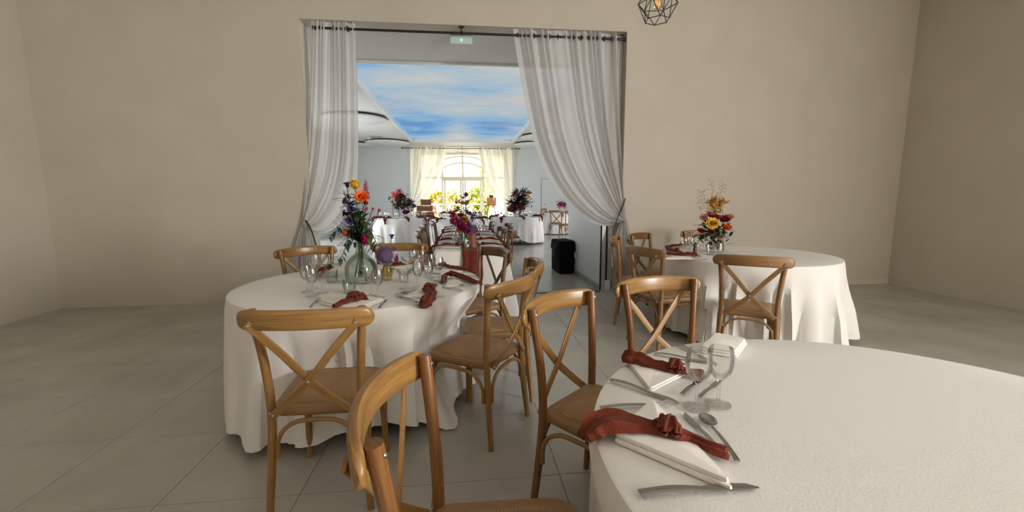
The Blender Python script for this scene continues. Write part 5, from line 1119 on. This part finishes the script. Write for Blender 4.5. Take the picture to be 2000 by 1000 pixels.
# easel with a sign
eY = 18.9; a, b = ony(950.5, 420, eY), ony(969, 387, eY); es = thing('easel', 'dark wooden easel standing in front of the entrance glazing', 'easel', ((a.x + b.x) / 2, eY, 0)); zb_ = ony(960, 400, eY).z; hw_ = (b.x - a.x) / 2
sg = ony(960, 399.8, eY).z; s1 = ony(960, 385.5, eY).z
for s in (-1, 1): obj('leg', MB().sweep([(s * (hw_ + .06), -.02, 0), (s * hw_ * .25, .02, s1 + .12)], .018, n=8), black, es)
obj('rear_leg', MB().sweep([(0, .55, 0), (0, .05, s1 + .1)], .016, n=8), black, es); obj('shelf_bar', MB().bbox((-hw_ - .02, -.06, sg - .03), (hw_ + .02, .0, sg)), black, es, smooth=False); obj('clamp', MB().bbox((-.09, -.04, s1), (.09, .02, s1 + .09)), black, es, smooth=False)
sb = thing('signboard', 'orange-brown wooden signboard resting on the easel', 'sign', ((a.x + b.x) / 2, eY - .05, sg)); nb = 4
bw = (b.x - a.x) / nb
for k in range(nb): obj('plank', MB().bbox((-hw_ + k * bw + .003, -.015, 0), (-hw_ + (k + 1) * bw - .003, .005, s1 - sg)), plain('sign_plank', (.55, .26, .12), .6, var=.15) if 'sign_plank' not in MATS else MATS['sign_plank'], sb, smooth=False)
# entrance ceiling light and vent
for px0, px1, py, lab in ((892, 914, 297.5, 'flat white ceiling fitting in the entrance'), (898, 908, 300.5, 'small white emergency light in the entrance')):
    a, b = ony(px0, py, 19.3), ony(px1, py, 19.3); o = thing('ceiling_fitting', lab, 'ceiling fitting', ((a.x + b.x) / 2, 19.3, OZ)); obj('body', MB().bbox((-(b.x - a.x) / 2, -.08, a.z - OZ - .025), ((b.x - a.x) / 2, .08, a.z - OZ + .02)), white_pl, o, smooth=False); obj('stem', MB().bbox((-.01, -.01, a.z - OZ), (.01, .01, 0)), white_pl, o, smooth=False)
# outside
struct('ground', MB().bbox((-30, YE + .2, -.06), (30, 70, -.01)), plain('pale_gravel', (.62, .58, .50), .9, var=.1, scale=3))
def bush(px, py, Y, w_, h, seed, label, cols, n=900):
    rng = random.Random(seed); p = ony(px, py, Y); t = thing('shrub', label, 'shrub', (p.x, Y, 0)); m = MB()
    for k in range(n):
        d = Vector((rng.gauss(0, 1), rng.gauss(0, 1), rng.gauss(0, 1))).normalized() * rng.uniform(.55, 1) ; c = Vector((d.x * w_, d.y * w_ * .7, h * .55 + d.z * h * .5)); a = rng.uniform(0, 6.28); petal(m, c, (math.cos(a), math.sin(a), rng.uniform(-.3, .8)), (0, 0, 1), .22, .11, .1, 2)
    obj('foliage', m, cols, t); m = MB()
    for k in range(5): a = 2 * PI * k / 5; m.sweep([(.05 * math.cos(a), .05 * math.sin(a), -.01), (w_ * .4 * math.cos(a), w_ * .4 * math.sin(a), h * .6)], .02, n=5)
    obj('stem', m, twig, t); return t
lime = leafm('sunlit_foliage', (.42, .46, .05), .5, .25, 3); lime2 = leafm('yellow_foliage', (.55, .46, .08), .5, .25, 3)
bush(853, 396, 24.5, .55, 1.75, 1, 'sunlit yellow-green shrub outside the left entrance pane', lime2); bush(880, 398, 25.5, .75, 1.7, 2, 'yellowing shrub outside the left door leaf', lime2); bush(930, 396, 25.0, .5, 2.0, 3, 'lime-green shrub outside the right door leaf', lime); bush(951, 360, 27.5, .6, 4.2, 4, 'tall lime-green shrub outside the right entrance pane', lime); bush(940, 402, 23.6, .5, 1.2, 5, 'low lime-green shrub outside the right door leaf', lime)
# white railing outside with crossed braces
rl_ = thing('garden_railing', 'white garden railing with crossed braces outside the entrance', 'railing', (0, 23.0, 0)); zr = ony(905, 399, 23).z; zq = ony(905, 418, 23).z
obj('top_rail', MB().bbox((-2.6, -.03, zr - .03), (2.2, .03, zr + .03)), white_pl, rl_, smooth=False)
for k in range(9): x = -2.6 + k * .6; obj('post', MB().bbox((x - .025, -.025, 0), (x + .025, .025, zr)), white_pl, rl_, smooth=False)
for k in range(8):
    x = -2.6 + k * .6
    for s in (0, 1): obj('brace', MB().sweep([(x + .6 * s, 0, .1), (x + .6 * (1 - s), 0, zr - .05)], .012, n=5), gold if False else frame_white, rl_)
for px, py, r, mt, lab in ((848, 406, .10, F['coral'], 'small round red balloon outside the left entrance pane'), (858, 410.5, .15, white_pl, 'round white balloon outside the left entrance pane'), (963, 403, .08, F['coral'], 'small red balloon below the signboard')):
    p = ony(px, py, 22.2); t = thing('balloon', lab, 'balloon', (p.x, 22.2, 0)); obj('bulb', MB().ball((0, 0, p.z), r, 14, 10, 1.12), mt, t); obj('string', MB().sweep([(0, 0, 0), (.01, 0, p.z - r * 1.1)], .004, n=4), white_pl, t)
# pale building across the street
bd = thing('building', 'overexposed pale building across from the entrance', 'building', (0, 40, 0)); obj('wall', MB().bbox((-16, 0, 0), (16, 6, 5.2)), plain('pale_render', (.85, .83, .76), .8), bd, smooth=False); obj('roof_edge', MB().bbox((-16.3, -.4, 5.2), (16.3, 6.2, 5.45)), frame_white, bd, smooth=False)
